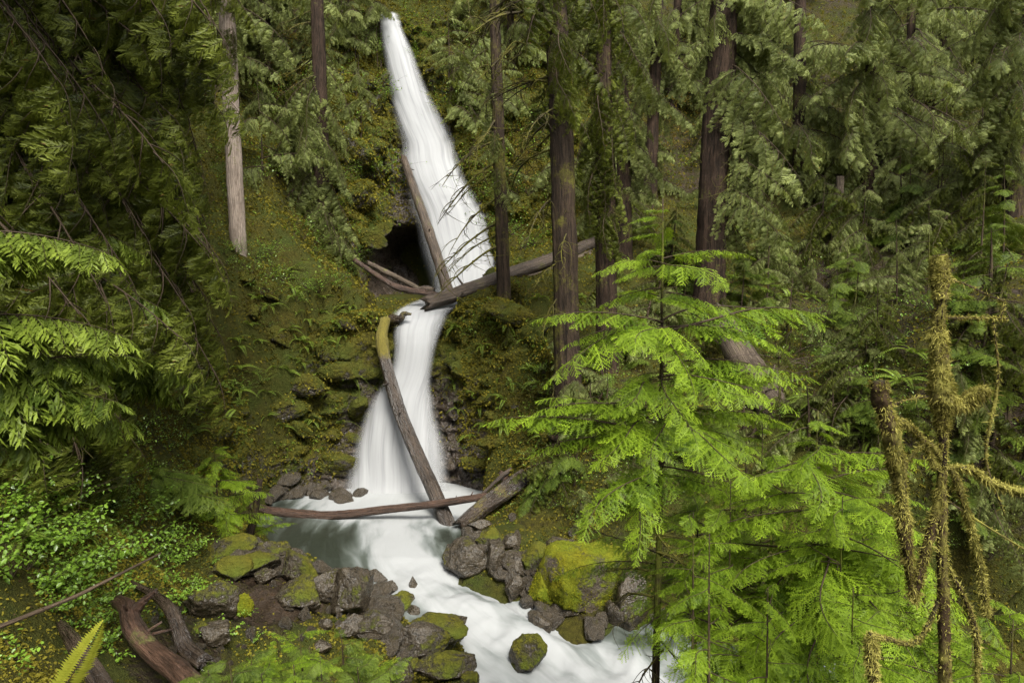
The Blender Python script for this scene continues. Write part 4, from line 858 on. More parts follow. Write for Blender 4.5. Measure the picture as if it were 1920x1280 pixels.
log('fallen_log', 'reddish broken log lying left of the ledge stream', [(665,488,29.6),(720,525,29),(750,540,28.8),(822,553,28.4)], [9,10,12,9], 'logred', seed=8, stubs=3)
log('fallen_log', 'grey log lying behind the reddish broken log by the cave', [(692,494,30.6),(740,518,30),(795,546,29.4)], [9,10,8], 'loggrey', seed=9, stubs=2)
log('broken_branch', 'short dark chunk of wood on the logs by the cave', [(778,546,28.9),(795,541,28.8),(812,543,28.7)], [10,12,8], 'log', 'wood chunk', 9, .3, seed=10)
log('driftwood', 'dark forked driftwood caught at the left lip of the lower waterfall', [(735,600,27.4),(750,598,27.0),(757,588,26.9),(770,589,26.8)], [22,14,9,4], 'logwet', 'driftwood', 12, .3, seed=11, stubs=3)
log('fallen_log', 'pale grey slab of wood lying under the ledge log among the trunks', [(1110,478,31.6),(1030,512,30.6),(960,530,29.8)], [20,18,14], 'loggrey', seed=12)
log('fallen_log', 'grey split log leaning on the bank below the tall cedar', [(1352,590,22.6),(1382,655,21.6),(1425,725,20.6),(1475,800,19.6)], [34,56,62,58], 'loggrey', seed=13, sides=28, rough=.16, n=60)
log('dead_stick', 'thin dead stick leaning right of the grey split log', [(1452,685,20.4),(1447,715,20.2),(1441,752,20)], [4,6,5], 'log', 'stick', 6, seed=14)
log('dead_stick', 'second thin dead stick leaning by the grey split log', [(1456,690,20.3),(1463,720,20.1),(1474,748,20)], [4,5,5], 'logred', 'stick', 6, seed=15)
log('leaning_trunk', 'thin brown trunk slanting down the left mossy slope', [(150,540,17.5),(185,640,17.2),(235,740,17),(270,820,17),(292,880,17)], [14,17,18,18,20], 'bark', 'tree trunk', 14, seed=16)
log('leaning_trunk', 'mossy leaning post at the left edge of the pool', [(487,900,18.8),(478,960,18.6),(466,1010,18.4),(452,1062,18.2)], [11,13,17,24], 'barkmoss', 'tree trunk', 14, .12, seed=17)
log('root_log', 'thick reddish twisted root log in the lower left', [(222,1128,9.6),(240,1140,9.4),(250,1175,9.1),(280,1215,8.8),(330,1255,8.4),(375,1300,8.0)], [26,34,40,38,40,44], 'logred', 'root', 24, .14, seed=18, n=70, stubs=3)
log('root_log', 'short forked arm of the reddish root log', [(248,1150,9.3),(270,1125,9.3),(292,1108,9.3)], [22,14,9], 'logred', 'root', 14, .25, seed=19)
log('root_log', 'dark wet curved root log behind the reddish one', [(240,1090,11.0),(285,1112,10.6),(318,1140,10.2),(336,1180,9.9),(350,1215,9.7),(380,1240,9.5)], [10,16,24,28,30,28], 'logwet', 'root', 20, .14, seed=20, n=60, mossv=-.5)
log('root_log', 'dark wet root log in the lower left corner', [(115,1170,8.4),(140,1205,8.0),(165,1245,7.7),(200,1300,7.4)], [18,30,34,36], 'logwet', 'root', 20, .14, seed=21, mossv=-.4)
log('dead_branch', 'long thin dark branch slanting across the lower left corner', [(-40,1190,5.6),(60,1150,5.9),(140,1118,6.1),(220,1078,6.3),(302,1036,6.5)], [9,8,8,6,3], 'twig', 'branch', 9, .2, seed=22, stubs=3)
# ------------------------------------------------------------------ rocks
def rock_mesh(seed, dims, facets=12, sub=5):
    rng = np.random.default_rng(seed); bm = bmesh.new(); bmesh.ops.create_icosphere(bm, subdivisions=sub, radius=1)
    v = np.array([x.co for x in bm.verts]); f = np.array([[q.index for q in fa.verts] for fa in bm.faces]); bm.free()
    n = rng.normal(size=(facets, 3)); n /= np.linalg.norm(n, axis=1)[:, None]; d = 0.62 + 0.33 * rng.random(facets)
    dots = v @ n.T; r = np.where(dots > 0.05, d / np.maximum(dots, .05), 9).min(1); r = np.minimum(r, 1.12)
    v = v * r[:, None] * (1 + .09 * fbm(v * 1.8 + seed, 3, seed)[:, None] + .05 * ridged(v * 3.5 + seed, 4, seed)[:, None] + .035 * np.round(2 * fbm(v * 2.6 + seed, 2, seed + 4))[:, None])
    v = v * np.asarray(dims); me = to_mesh('boulder', v, f, np.zeros(len(f), int), np.full(len(f), .5), [], True)
    return me, v
def hit(px, py):
    p, n = ground(px, py); q = None
    d = ray(px, py); z = 0.0
    for _ in range(6):
        q = CAM + d * ((z - CAM[2]) / d[2]); z = float(water_z(q[0], q[1]))
    if sdist(q[None, :2], POOL)[0] < .2 and q[1] < 27 and (p is None or q[1] < p[1] + .3): return q
    return p
ROCKS = [ # px, py, w, h, mossy, label
 (555,1066,68,58,.35,'brown boulder with a flat top at the near left rim of the pool'),(500,1037,62,32,.25,'low dark boulder at the left rim beside the leaning post'),(495,1080,36,27,-.3,'pale grey split rock among the left bank boulders'),
 (606,1098,66,52,.3,'brown boulder between the flat topped boulder and the biggest left boulder'),(656,1117,84,86,-.15,'biggest smooth wet boulder at the left edge of the stream'),(560,1117,78,52,.0,'rounded brown boulder resting on the bare earth'),
 (395,1130,84,66,.55,'square dark mossy block by the root logs'),(449,1137,46,36,1.3,'small rock wrapped in bright yellow moss'),(402,1193,62,40,-.2,'flat angular wet rock beside the dark curved root'),(373,1180,32,26,.3,'small mossy rock against the dark curved root'),
 (470,1060,80,42,.7,'mossy boulder right of the leaning post foot'),(436,1069,62,36,.7,'green mossy boulder left of the leaning post foot'),(422,1036,90,42,.75,'broad mossy boulder below the left bush'),(408,1050,30,22,.7,'little mossy stone below the broad mossy boulder'),
 (610,1174,25,25,-.6,'small pale grey stone on the near bank'),(644,1187,30,18,-.4,'flat pale stone above the near ferny sprigs'),(604,1215,32,22,-.2,'low stone half hidden in the near foliage'),(704,1174,60,48,-.3,'greyish boulder left of the flat block'),
 (700,1083,44,22,-.4,'black wet rock at the pool outlet'),(727,1102,34,20,-.4,'small black rock in the foam below the outlet'),(774,1098,18,28,-.4,'narrow rock veiled by the foam'),(750,1131,42,32,.1,'brown stone in the shallow water by the bank'),(719,1140,36,28,-.3,'dark stone in the shallows touching the left bank'),(778,1147,26,20,-.3,'small reddish stone at the edge of the rapid'),
 (815,1188,142,58,.35,'long flat mossy block jutting into the rapid'),(784,1213,104,54,.15,'slanting slab under the long flat block'),(838,1258,104,48,.5,'flat mossy rock at the bottom of the picture by the rapid'),(880,1274,30,26,.2,'small rock at the bottom edge beside the rapid'),(778,1252,28,26,.3,'small mossy stone left of the bottom flat rock'),(752,1270,46,42,.1,'dark rock at the bottom edge left of the flat rock'),(668,1178,70,44,-.2,'low brown boulder behind the near sprigs'),
 (853,1031,28,28,-.5,'small wet black rock at the right rim of the pool'),(877,1052,76,62,-.35,'shiny layered black rock at the right rim of the pool'),(932,1049,40,58,.2,'upright wet slab right of the layered black rock'),(968,1063,40,30,-.1,'brown angular rock beside the upright slab'),(922,1011,54,30,.1,'dark flat rock above the layered black rock'),(899,988,44,20,-.3,'low rock awash below the sloping log'),
 (1006,1053,60,50,.7,'mossy boulder left of the big mossy boulder'),(1097,1092,138,134,.95,'big boulder covered in yellow green moss'),(1016,1113,50,66,1.0,'pointed mossy rock leaning on the big mossy boulder'),(965,1106,28,42,-.1,'upright dark stone at the side rapid'),(993,1232,60,62,.7,'rounded mossy rock standing in the rapid'),(1012,1172,40,32,.3,'dark wet rock in the foam below the big boulder'),(1192,1137,56,100,.1,'dark boulder right of the big mossy boulder'),(960,1020,40,26,.3,'small mossy rock on the right bank'),(1060,1030,60,36,.5,'mossy rock behind the big mossy boulder')]
MOSSY = []
for i, (px, py, wp, hp, ms, lab) in enumerate(ROCKS):
    p = hit(px, py + hp * 0.42); sc = p[1] / F
    dims = np.array([wp * sc * .58, (wp + hp) * .5 * sc * .52, hp * sc * .62])
    me, v = rock_mesh(300 + i, dims); me.materials.append(MAT['rockmoss' if ms > .8 else 'rock'])
    vattr(me, 'moss', np.full(len(v), ms * .5) + .75 * fbm(v * 1.5 + i, 3, 9)); vattr(me, 'soil', np.zeros(len(v)))
    o = obj('boulder', me, None, (p[0], p[1] + dims[1] * .5, p[2] + dims[2] * .62), (random.uniform(-.15, .15), random.uniform(-.15, .15), random.uniform(-.4, .4)))
    tag(o, lab, 'rock', 'boulders along the stream')
    if ms > .8: MOSSY.append((o, v, ms))
rng = np.random.default_rng(5)
stone = []
for i in range(6):
    me, v = rock_mesh(900 + i, (1, .85, .6), 9, 3); me.materials.append(MAT['rock']); vattr(me, 'moss', np.full(len(v), -.2)); vattr(me, 'soil', np.zeros(len(v))); stone.append(me)
def stones(n, cx_, cy_, sx, sy, s0, s1, lab, grp):
    for _ in range(n):
        px, py = rng.normal(cx_, sx), rng.normal(cy_, sy); p = hit(px, min(py, 1278))
        if p is None or p[1] > 30: continue
        if sdist(p[None, :2], POOL)[0] < -.5: continue
        s_ = rng.uniform(s0, s1); o = obj('stone', stone[rng.integers(6)], None, tuple(p + np.array([0, 0, s_ * .2])), tuple(rng.uniform(-3, 3, 3)), s_)
        tag(o, lab, 'stone', grp)
def bank_rocks(n, pts_, s0, s1, lab, grp):
    pp_ = smooth_path(pts_, 200)
    for k in range(n):
        c_ = pp_[rng.integers(200)] + rng.normal(0, 13, 2); p = hit(c_[0], min(c_[1], 1276))
        if p is None or p[1] > 28: continue
        s_ = rng.uniform(s0, s1); tag(obj('bank_rock', BANK[rng.integers(8)], None, tuple(p + np.array([0, 0, s_ * .12])), (rng.normal(0, .4), rng.normal(0, .4), rng.uniform(0, 6.28)), s_), lab, 'rock', grp)
BANK = []
for i in range(8):
    me, v = rock_mesh(950 + i, (1, .8, .62), 9, 4); me.materials.append(MAT['rock']); vattr(me, 'moss', -.15 + .4 * fbm(v * 1.2 + i, 2, i)); vattr(me, 'soil', np.zeros(len(v))); BANK.append(me)
bank_rocks(56, [(440, 1045), (520, 1055), (600, 1085), (690, 1125), (720, 1160), (740, 1215), (800, 1262)], .16, .42, 'angular wet rock in the jumble along the left stream bank', 'rock jumble of the left bank')
bank_rocks(40, [(900, 975), (905, 1030), (960, 1070), (1000, 1130), (1100, 1160), (1230, 1150), (1320, 1190)], .16, .45, 'angular wet rock in the jumble along the right stream bank', 'rock jumble of the right bank')
bank_rocks(24, [(500, 925), (580, 925), (650, 925)], .15, .4, 'dark wet rock at the foot of the left cliff', 'rocks at the left cliff foot')
OUT = []
for i in range(8):
    me, v = rock_mesh(980 + i, (1.35, .6, .55), 6, 5); me.materials.append(MAT['cliff']); vattr(me, 'moss', .45 + .5 * fbm(v * 1.2 + i, 2, i)); vattr(me, 'soil', np.zeros(len(v))); OUT.append(me)
def outcrops(n, x0, x1, y0, y1, s0, s1, lab, grp):
    for _ in range(n):
        px, py = rng.uniform(x0, x1), rng.uniform(y0, y1); p, n_ = ground(px, py)
        if p is None or hides_fall(p[None]) : continue
        s_ = rng.uniform(s0, s1); LASTO[0] = tag(obj('rock_outcrop', OUT[rng.integers(8)], None, tuple(p - n_ * s_ * .42), (rng.normal(0, .25), rng.normal(0, .35), rng.normal(0, .5)), s_), lab, 'rock', grp); OUTP.append(LASTO[0])
OUTP = []; LASTO = [None]
outcrops(42, 300, 700, 500, 900, .25, .75, 'mossy rock jutting from the slope left of the falls', 'mossy outcrops left of the falls')
outcrops(26, 850, 1040, 580, 890, .25, .7, 'mossy rock jutting from the cliff right of the lower fall', 'mossy outcrops right of the lower fall')
outcrops(24, 520, 720, 150, 450, .5, 1.1, 'mossy rock jutting from the cliff left of the upper fall', 'mossy outcrops left of the upper fall')
stones(46, 620, 1140, 90, 45, .06, .17, 'small wet stone lying among the left bank boulders', 'small stones of the left bank')
stones(36, 960, 1050, 60, 35, .07, .2, 'small wet stone lying among the right bank boulders', 'small stones of the right bank')
stones(26, 330, 1210, 70, 40, .03, .09, 'small stone on the bare earth by the root logs', 'small stones by the roots')
# ------------------------------------------------------------------ ferns
def frond_mesh(rng, L=.7, n=22, wd=.09, mat='fern', arch=.5):
    g = Geo(); t = np.linspace(0, 1, 12); ax = lambda q: np.array([L * q * (1 - .12 * q), 0, L * (.55 * q - (arch + .3) * q * q)])
    g.add(*tube(np.array([ax(q) for q in t]), .004 * (1.1 - t), 3, cap=False), 1, .5)
    for i in range(n):
        q = .1 + .9 * (i + .5) / n; ln = wd * math.sin(math.pi * min(1, .12 + .9 * q) ** .8) ** .7 * (.9 + .2 * rng.random()) + .008; p = ax(q); r = frame(ax(q) - ax(q - .01))
        for s_ in (-1, 1):
            v = np.array([[-.008, 0, 0], [ln * .12 + .006, s_ * ln * .5, .004], [ln * .18, s_ * ln, -.012], [-.012, s_ * ln * .5, .0]])
            g.add(v @ r.T + p, [[0, 1, 2], [0, 2, 3]], 0, .35 + .35 * rng.random())
    return g.mesh('fern_frond', [MAT[mat], MAT['twig']])
FR = [frond_mesh(rg, .7, 24, .085, 'fern', U(.35, .75)(rg)) for _ in range(4)]
def fern(p, n, size, lab, grp, rng, nrm=None):
    root = empty('sword_fern', tuple(p), lab, 'fern', grp)
    for k in range(n):
        obj('frond', FR[rng.integers(4)], root, (0, 0, 0), (rng.normal(0, .2), rng.normal(-.25, .3), 2 * math.pi * (k + rng.random() * .6) / n), size * rng.uniform(.7, 1.2))
rf = np.random.default_rng(44)
fl = [(float(rf.uniform(290, 660)), float(rf.uniform(500, 820))) for _ in range(46)] + [(440,640),(405,690),(520,690),(312,700),(350,745),(565,680),(592,700),(450,755),(500,735),(330,735),(420,790),(600,560),(552,545),(230,760),(500,780),(560,745),(465,610),(485,640),(380,640),(300,690),(540,620),(360,800),(610,640),(470,700),(420,560),(505,575),(640,610),(575,600),(390,760),(530,800),(345,690),(610,740)]
for i, (px, py) in enumerate(fl):
    p, n_ = ground(px, py)
    fern(p, 6, .95 * rng.uniform(.7, 1.25), 'small sword fern on the mossy slope left of the falls', 'sword ferns on the left slope', rng)
for i, (px, py) in enumerate([(float(rf.uniform(1180, 1720)), float(rf.uniform(480, 860))) for _ in range(34)] + [(1590,640),(1605,600),(1540,625),(1500,600),(1660,650),(1570,690),(1620,740),(1690,720),(1440,610),(1520,560),(1580,530),(1480,560)]):
    p, n_ = ground(px, py); fern(p, 9, 1.25, 'dark sword fern on the shaded right bank', 'sword ferns on the right bank', rng)
for i, (px, py) in enumerate([(float(rf.uniform(850, 1060)), float(rf.uniform(560, 860))) for _ in range(16)] + [(960,720),(1005,690),(940,800),(1030,650),(905,650),(985,640),(930,610),(1020,800),(890,740),(1010,560),(1060,530),(1090,560)]):
    p, n_ = ground(px, py); fern(p, 7, .9, 'sword fern clinging to the cliff right of the lower fall', 'sword ferns on the right cliff', rng)
for i, (px, py) in enumerate([(40,1010),(110,960),(20,880),(210,905),(160,1010)]):
    p, n_ = ground(px, py); fern(p, 8, .85, 'leafy fern on the near left bank', 'ferns on the near left bank', rng)
yf = frond_mesh(rg, .62, 34, .10, 'fernyel', -.1)
root = empty('yellow_fern', tuple(P(92, 1330, 3.9)), 'pale yellow fern frond standing upright in the bottom left corner', 'fern')
obj('frond', yf, root, (0, 0, 0), (1.2, -.95, R(78)), .95)
# ------------------------------------------------------------------ broadleaf shrubs
def shrub_meshes(rng, n_stem=7, L=.6, leaf=.055, mat='salal'):
    gs, gl = Geo(), Geo()
    for _ in range(n_stem):
        az = rng.uniform(0, 6.28); el = rng.uniform(.5, 1.3); l = L * rng.uniform(.6, 1.2); t = np.linspace(0, 1, 8)
        d = np.array([math.cos(az) * math.cos(el), math.sin(az) * math.cos(el), math.sin(el)]); out = np.array([math.cos(az), math.sin(az), -.5])
        a = d * l * t[:, None] + out * l * .35 * (t ** 2)[:, None]; gs.add(*tube(a, .004 * (1.2 - t), 3, cap=False), 0, .5)
        for i in range(15):
            q = rng.uniform(.2, 1.0); k = min(6, int(q * 7)); p = a[k] + (a[k + 1] - a[k]) * (q * 7 - k); ln = leaf * rng.uniform(.7, 1.3)
            r = rotm(rng.normal(0, .5), rng.normal(.25, .35), rng.uniform(0, 6.28))
            v = np.array([[0, 0, 0], [.35 * ln, .3 * ln, .03 * ln], [.75 * ln, .24 * ln, 0], [ln * 1.05, 0, -.1 * ln], [.75 * ln, -.24 * ln, 0], [.35 * ln, -.3 * ln, .03 * ln], [.5 * ln, 0, -.06 * ln]])
            gl.add((v + [.02, 0, 0]) @ r.T + p, [[0, 6, 1], [1, 6, 2], [2, 6, 3], [3, 6, 4], [4, 6, 5], [5, 6, 0]], 0, .2 + .6 * rng.random())
    return gs.mesh('stems', [MAT['twig']]), gl.mesh('leaves', [MAT[mat]])
SH = [shrub_meshes(rg, 9, .6, .06) for _ in range(4)]; SH2 = [shrub_meshes(rg, 11, .7, .032) for _ in range(3)]
def shrub(p, size, lab, grp, pool, rng, name='leafy_shrub'):
    root = empty(name, tuple(p), lab, 'shrub', grp); a, b_ = pool[rng.integers(len(pool))]; rz = rng.uniform(0, 6.28)
    obj('stems', a, root, (0, 0, 0), (0, 0, rz), size); obj('foliage', b_, root, (0, 0, 0), (0, 0, rz), size)
def shrubs(n, x0, x1, y0, y1, s0, s1, lab, grp, pool):
    for _ in range(n):
        p, n_ = ground(rng.uniform(x0, x1), rng.uniform(y0, y1))
        if p is None or p[1] > 60 or sdist(p[None, :2], POOL)[0] < .1 and p[1] < 26: continue
        shrub(p, rng.uniform(s0, s1), lab, grp, pool, rng, 'salal_shrub' if pool is SH else ('yellowing_shrub' if pool is SHY else ('cliff_shrub' if y1 < 500 else 'undergrowth_shrub')))
SHY.append(shrub_meshes(rg, 11, .7, .034, 'yel'))
shrubs(10, 490, 580, 40, 200, 2.0, 3.0, 'yellowing shrub on the cliff beside the pale fir', 'yellowing shrubs on the left cliff', SHY)
shrubs(16, 1230, 1320, 60, 300, 2.2, 3.6, 'yellowing shrub on the hillside left of the tall straight cedar', 'yellowing shrubs on the hillside', SHY)
shrubs(10, 950, 1030, 120, 480, 1.8, 3.0, 'yellowing shrub on the slope behind the broad old cedar', 'yellowing shrubs behind the old cedar', SHY)
shrubs(60, -20, 380, 930, 1130, .8, 1.3, 'glossy broadleaf shrub on the near left slope', 'glossy shrubs of the near left slope', SH)
shrubs(34, 0, 330, 800, 960, 1.0, 1.6, 'fine leaved huckleberry shrub on the left slope', 'huckleberry shrubs of the left slope', SH2)
shrubs(40, 480, 730, 130, 470, 1.8, 3.2, 'bushy shrub clinging to the cliff left of the upper waterfall', 'shrubs on the upper left cliff', SH2)
shrubs(44, 280, 640, 480, 840, .5, 1.0, 'small green shrub on the mossy left slope', 'small shrubs of the mossy left slope', SH2)
shrubs(30, 470, 690, 470, 560, 1.0, 1.9, 'green shrub on the slope below the cave', 'shrubs below the cave', SH2)
shrubs(34, 820, 1020, 60, 480, 1.8, 3.2, 'bushy shrub clinging to the cliff right of the upper waterfall', 'shrubs on the upper right cliff', SH2)
shrubs(44, 860, 1300, 570, 880, .7, 1.4, 'small leafy shrub between the lower fall and the slender hemlock', 'shrubs on the lower right cliff', SH2)
shrubs(60, 1240, 1800, 420, 800, 1.0, 1.8, 'leafy undergrowth shrub on the shaded right bank', 'undergrowth of the right bank', SH2)
shrubs(10, 415, 485, 470, 500, .9, 1.5, 'green shrub at the foot of the pale fir', 'shrubs at the foot of the pale fir', SH2)
shrubs(34, 985, 1220, 690, 960, .8, 1.5, 'dark leafy shrub on the bank below the old cedar', 'shrubs below the old cedar', SH2)
shrubs(20, 1000, 1300, 860, 1010, .8, 1.3, 'leafy undergrowth shrub above the mossy boulders', 'undergrowth above the boulders', SH2)
shrubs(14, 660, 715, 20, 110, 1.2, 2.0, 'small shrub left of the head of the upper fall', 'shrubs at the fall head, left', SH2)
shrubs(14, 768, 830, 25, 120, 1.2, 2.0, 'small shrub right of the head of the upper fall', 'shrubs at the fall head, right', SH2)
shrubs(24, 1760, 1930, 640, 1040, .6, 1.1, 'dark undergrowth shrub behind the mossy snag', 'undergrowth behind the snag', SH2)
shrubs(12, -10, 240, 1120, 1270, .6, .9, 'glossy broadleaf shrub in the bottom left corner', 'glossy shrubs of the bottom left corner', SH)
shrubs(22, 300, 480, 1040, 1200, .4, .8, 'small green shrub beside the root logs', 'small shrubs by the roots', SH)
# bushes and near boughs on the left
def bush(label, px, py, Y, h, specs, seed, **kw):
    t_ = P(px, py, Y); b_ = np.array([t_[0], t_[1], drop(t_[0], t_[1]) - .05]); h = t_[2] - b_[2]
    for q in specs: q['h0'] *= h; q['h1'] *= h
    return sapling(label, b_, t_, .03, specs, seed, **kw)
bush('soft green hemlock bush at the left edge of the pool', 400, 835, 17.5, 2, [hb(30, .1, 1, 1.7, .4)], 201)
bush('feathery hemlock bush beside the leaning post', 462, 900, 18.6, 2, [hb(18, .1, 1, 1.1, .3)], 202)
bush('green hemlock bush left of the soft green bush', 300, 870, 16.0, 2, [hb(22, .1, 1, 1.5, .4, pool=HD)], 203)
sprigs = [(560,1180,7.2,.55),(640,1195,7.6,.55),(470,1225,6.8,.5),(700,1225,8.2,.5),(600,1235,6.6,.55),(390,1255,6.2,.5),(520,1200,7.4,.5),(430,1240,6.4,.45),(670,1250,7.2,.5),(550,1245,6.2,.5),(350,1270,5.9,.45),(730,1250,8.0,.45),(490,1262,5.8,.45),(620,1270,6.4,.5),(580,1210,7.8,.5),(505,1238,7.0,.5)]
order = sorted(range(len(sprigs)), key=lambda k: sprigs[k][0])
ordn = ['first', 'second', 'third', 'fourth', 'fifth', 'sixth', 'seventh', 'eighth', 'ninth', 'tenth', 'eleventh', 'twelfth', 'thirteenth', 'fourteenth', 'fifteenth', 'sixteenth']
for i, (px, py, Y, l) in enumerate(sprigs):
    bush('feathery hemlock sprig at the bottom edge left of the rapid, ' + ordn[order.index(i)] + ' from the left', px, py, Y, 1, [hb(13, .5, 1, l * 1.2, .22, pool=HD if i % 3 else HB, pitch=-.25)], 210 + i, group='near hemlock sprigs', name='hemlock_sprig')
tl = np.array([-5.6, 6.6, drop(-5.6, 6.6)]); zt = lambda py: P(0, py, 6.6)[2] - tl[2]
sapling('young cedar at the left edge with broad bright fronds', tl, tl + np.array([.1, 0, zt(330)]), .06,
  [spec(CF, 4, zt(500), zt(420), 1.5, 1.3, 12, .3, -.05, 1.5, 'frond'), spec(CF, 3, zt(620), zt(580), 1.3, 1.2, 12, .3, 0, 1.5, 'frond'), spec(CF, 4, zt(780), zt(720), 1.5, 1.4, 15, .4, .0, 1.5, 'frond')], 220, name='cedar_sapling')
tl = np.array([-8.2, 12.5, drop(-8.2, 12.5)]); zt2 = lambda py: P(0, py, 12.5)[2] - tl[2]
sapling('young cedar behind the bright fronds on the left slope', tl, tl + np.array([.1, 0, zt2(330)]), .06, [spec(CF, 10, zt2(700), zt2(420), 2.0, 1.5, 10, .9, .3, 1.5, 'frond')], 221, name='cedar_sapling')
# tangle of dead twigs on the right bank
g = Geo(); c0 = P(1535, 690, 20.5)
for k in range(60):
    a = c0 + rng.normal(0, 1, 3) * [.8, .4, .35]; d = rng.normal(0, 1, 3) * [1, .4, .45]; d /= np.linalg.norm(d); L = rng.uniform(.5, 1.5); t = np.linspace(-.5, .5, 7)
    q = a + d * L * t[:, None] + np.array([0, 0, -.25 * L]) * (t ** 2)[:, None] + rng.normal(0, .12, 3) * (t ** 2)[:, None]; g.add(*tube(q - c0, .011 * (1 - 1.2 * np.abs(t)), 4, cap=False), 0, .5)
tag(obj('twig_tangle', g.mesh('twig_tangle', [MAT['logred']]), None, tuple(c0)), 'tangle of dead reddish twigs on the shaded right bank', 'dead twigs')
# ------------------------------------------------------------------ mossy snag in the right foreground
YS = 4.5
SN = dict(main=[(1760,482),(1763,560),(1757,650),(1764,740),(1768,850),(1764,950),(1768,1100),(1772,1290),(1772,1420)])
def px_path(pts_, Y, n=30, dy=None):
    w_ = [P(p[0], p[1], Y if len(p) < 3 else p[2]) for p in pts_]; return smooth_path(w_, n)
base = P(1772, 1420, YS); base[2] = min(base[2], drop(base[0], base[1]))
snag = empty('mossy_snag', tuple(base), 'dead broken snag shaggy with golden moss in the right foreground', 'snag')
def moss_on(path, rad, n, ln, rng, hang=1.0):
    """shaggy strands round a branch"""
    g = Geo(); m_ = len(path)
    k = rng.uniform(0, m_ - 1.001, n); i = k.astype(int); p = path[i] + (path[i + 1] - path[i]) * (k - i)[:, None]
    t = path[i + 1] - path[i]; t /= np.linalg.norm(t, axis=1)[:, None]
    d = rng.normal(size=(n, 3)); d -= t * (d * t).sum(1)[:, None]; d /= np.linalg.norm(d, axis=1)[:, None]
    dn = fbm(p * 7, 2, 3) + .35 * d[:, 2] + .12; kp = dn > rng.uniform(-.75, .0, n); k, i, p, t, d, n = k[kp], i[kp], p[kp], t[kp], d[kp], int(kp.sum())
    r = np.interp(k, np.arange(m_), rad); L = ln * rng.uniform(.3, 1.1, n) * np.clip(.75 + .9 * fbm(p * 9, 2, 3), .2, 1.3)
    a = p + d * r[:, None] * .85
    side = np.cross(d, rng.normal(size=(n, 3))); side /= np.linalg.norm(side, axis=1)[:, None]; w_ = (.0018 + .0022 * rng.random(n))[:, None]
    b_ = a + d * (L * .5)[:, None] + np.array([0, 0, -1]) * (L * .2 * hang)[:, None] + rng.normal(size=(n, 3)) * .007
    c = b_ + d * (L * .2)[:, None] + np.array([0, 0, -1]) * (L * .55 * hang * rng.uniform(0, 1.4, n))[:, None] + rng.normal(size=(n, 3)) * .014
    v = np.stack([a - side * w_, a + side * w_, b_ - side * w_, b_ + side * w_, c], 1).reshape(-1, 3)
    o5 = np.arange(n)[:, None] * 5; f = np.concatenate([o5 + [0, 1, 3], o5 + [0, 3, 2], o5 + [2, 3, 4]])
    tt = np.clip(.42 + .5 * fbm(p * 6, 2, 8) + .3 * d[:, 2] + rng.normal(0, .18, n), 0, 1); g.add(v, f, 0, np.concatenate([tt, tt, tt])); return g
def snag_part(nm, pts_, rpx, moss_n, ln, Y=YS, hang=1.0, mat='bark', seed=0, swell=1.0):
    ln *= .75; rpx = [r_ * .72 for r_ in rpx]; moss_n = int(moss_n * 1.3); path = px_path(pts_, Y); n = len(path); rr = np.interp(np.linspace(0, 1, n), np.linspace(0, 1, len(rpx)), rpx) * .5 * Y / F
    v, f = tube(path - base, rr, 12, .18, 14, seed, .06); me = to_mesh(nm, v, f, np.zeros(len(f), int), np.full(len(f), .5), [MAT[mat]], True); vattr(me, 'moss', np.full(len(v), .0)); grain_attr(me, GRAIN[0] + seed); po = obj(nm, me, snag)
    if moss_n:
        ang_ = np.linspace(0, 2 * np.pi, 16, endpoint=False); lump = 1 + np.clip(.6 * fbm(path * 8 + seed, 3, seed + 8) + .12, -.45, .7)
        gm = moss_on(path - base, rr * swell * lump * 1.15, int(moss_n * .8), ln * .62, np.random.default_rng(seed + 70), hang)
        pm = smooth_path(path - base, 90); lm = np.interp(np.linspace(0, 1, 90), np.linspace(0, 1, n), rr * swell * lump)
        vm, fm = tube(pm - np.array([0, 0, .12]) * lm[:, None], lm, 16, .55, 26, seed + 3, 0, True); gm.add(vm, fm, 1, .5)
        mo = obj('moss', gm.mesh('moss', [MAT['mossgold'], MAT['mossmat']]), po); mo['kind'] = 'stuff'
snag_part('stem', SN['main'], [24,25,21,23,20,22,21,26,30], 5200, .05, seed=1)
snag_part('stem_cap', [(1760,478),(1762,520),(1763,560)], [28,32,24], 1500, .06, seed=2, swell=1.2)
snag_part('stem_cap', [(1758,620),(1762,680),(1766,760),(1768,800)], [24,30,34,18], 2600, .07, seed=3, swell=1.25)
snag_part('limb', [(1648,714),(1653,750),(1668,785),(1700,795),(1730,825),(1755,880)], [30,32,26,12,11,12], 2600, .055, seed=4, mat='mosstwig')
snag_part('limb', [(1660,770),(1676,840),(1690,930),(1698,1010),(1712,1120)], [34,40,24,24,12], 4200, .07, seed=5, hang=1.3, mat='mosstwig')
snag_part('limb', [(1772,752),(1800,758),(1825,740),(1852,732)], [22,24,26,22], 2400, .09, seed=6, hang=1.5, mat='mosstwig')
snag_part('twig', [(1772,520),(1815,535),(1855,555),(1882,568),(1874,602)], [5,5,4,4,3], 200, .03, seed=7, mat='twig')
snag_part('twig', [(1772,596),(1830,596),(1890,597)], [5,6,4], 420, .035, seed=8, mat='twig')
snag_part('twig', [(1862,600),(1872,690),(1868,740),(1856,800),(1850,870),(1884,965)], [3,5,6,6,6,4], 500, .03, seed=9, mat='twig')
snag_part('twig', [(1668,762),(1705,748),(1752,742)], [5,4,4], 120, .025, seed=10, mat='twig')
snag_part('limb', [(1772,876),(1820,880),(1860,905),(1930,925)], [10,10,12,14], 1300, .06, seed=11, mat='mosstwig')
snag_part('limb', [(1786,880),(1812,960),(1832,1040),(1845,1120),(1850,1150)], [14,14,20,16,6], 2400, .06, seed=12, hang=1.3, mat='mosstwig')
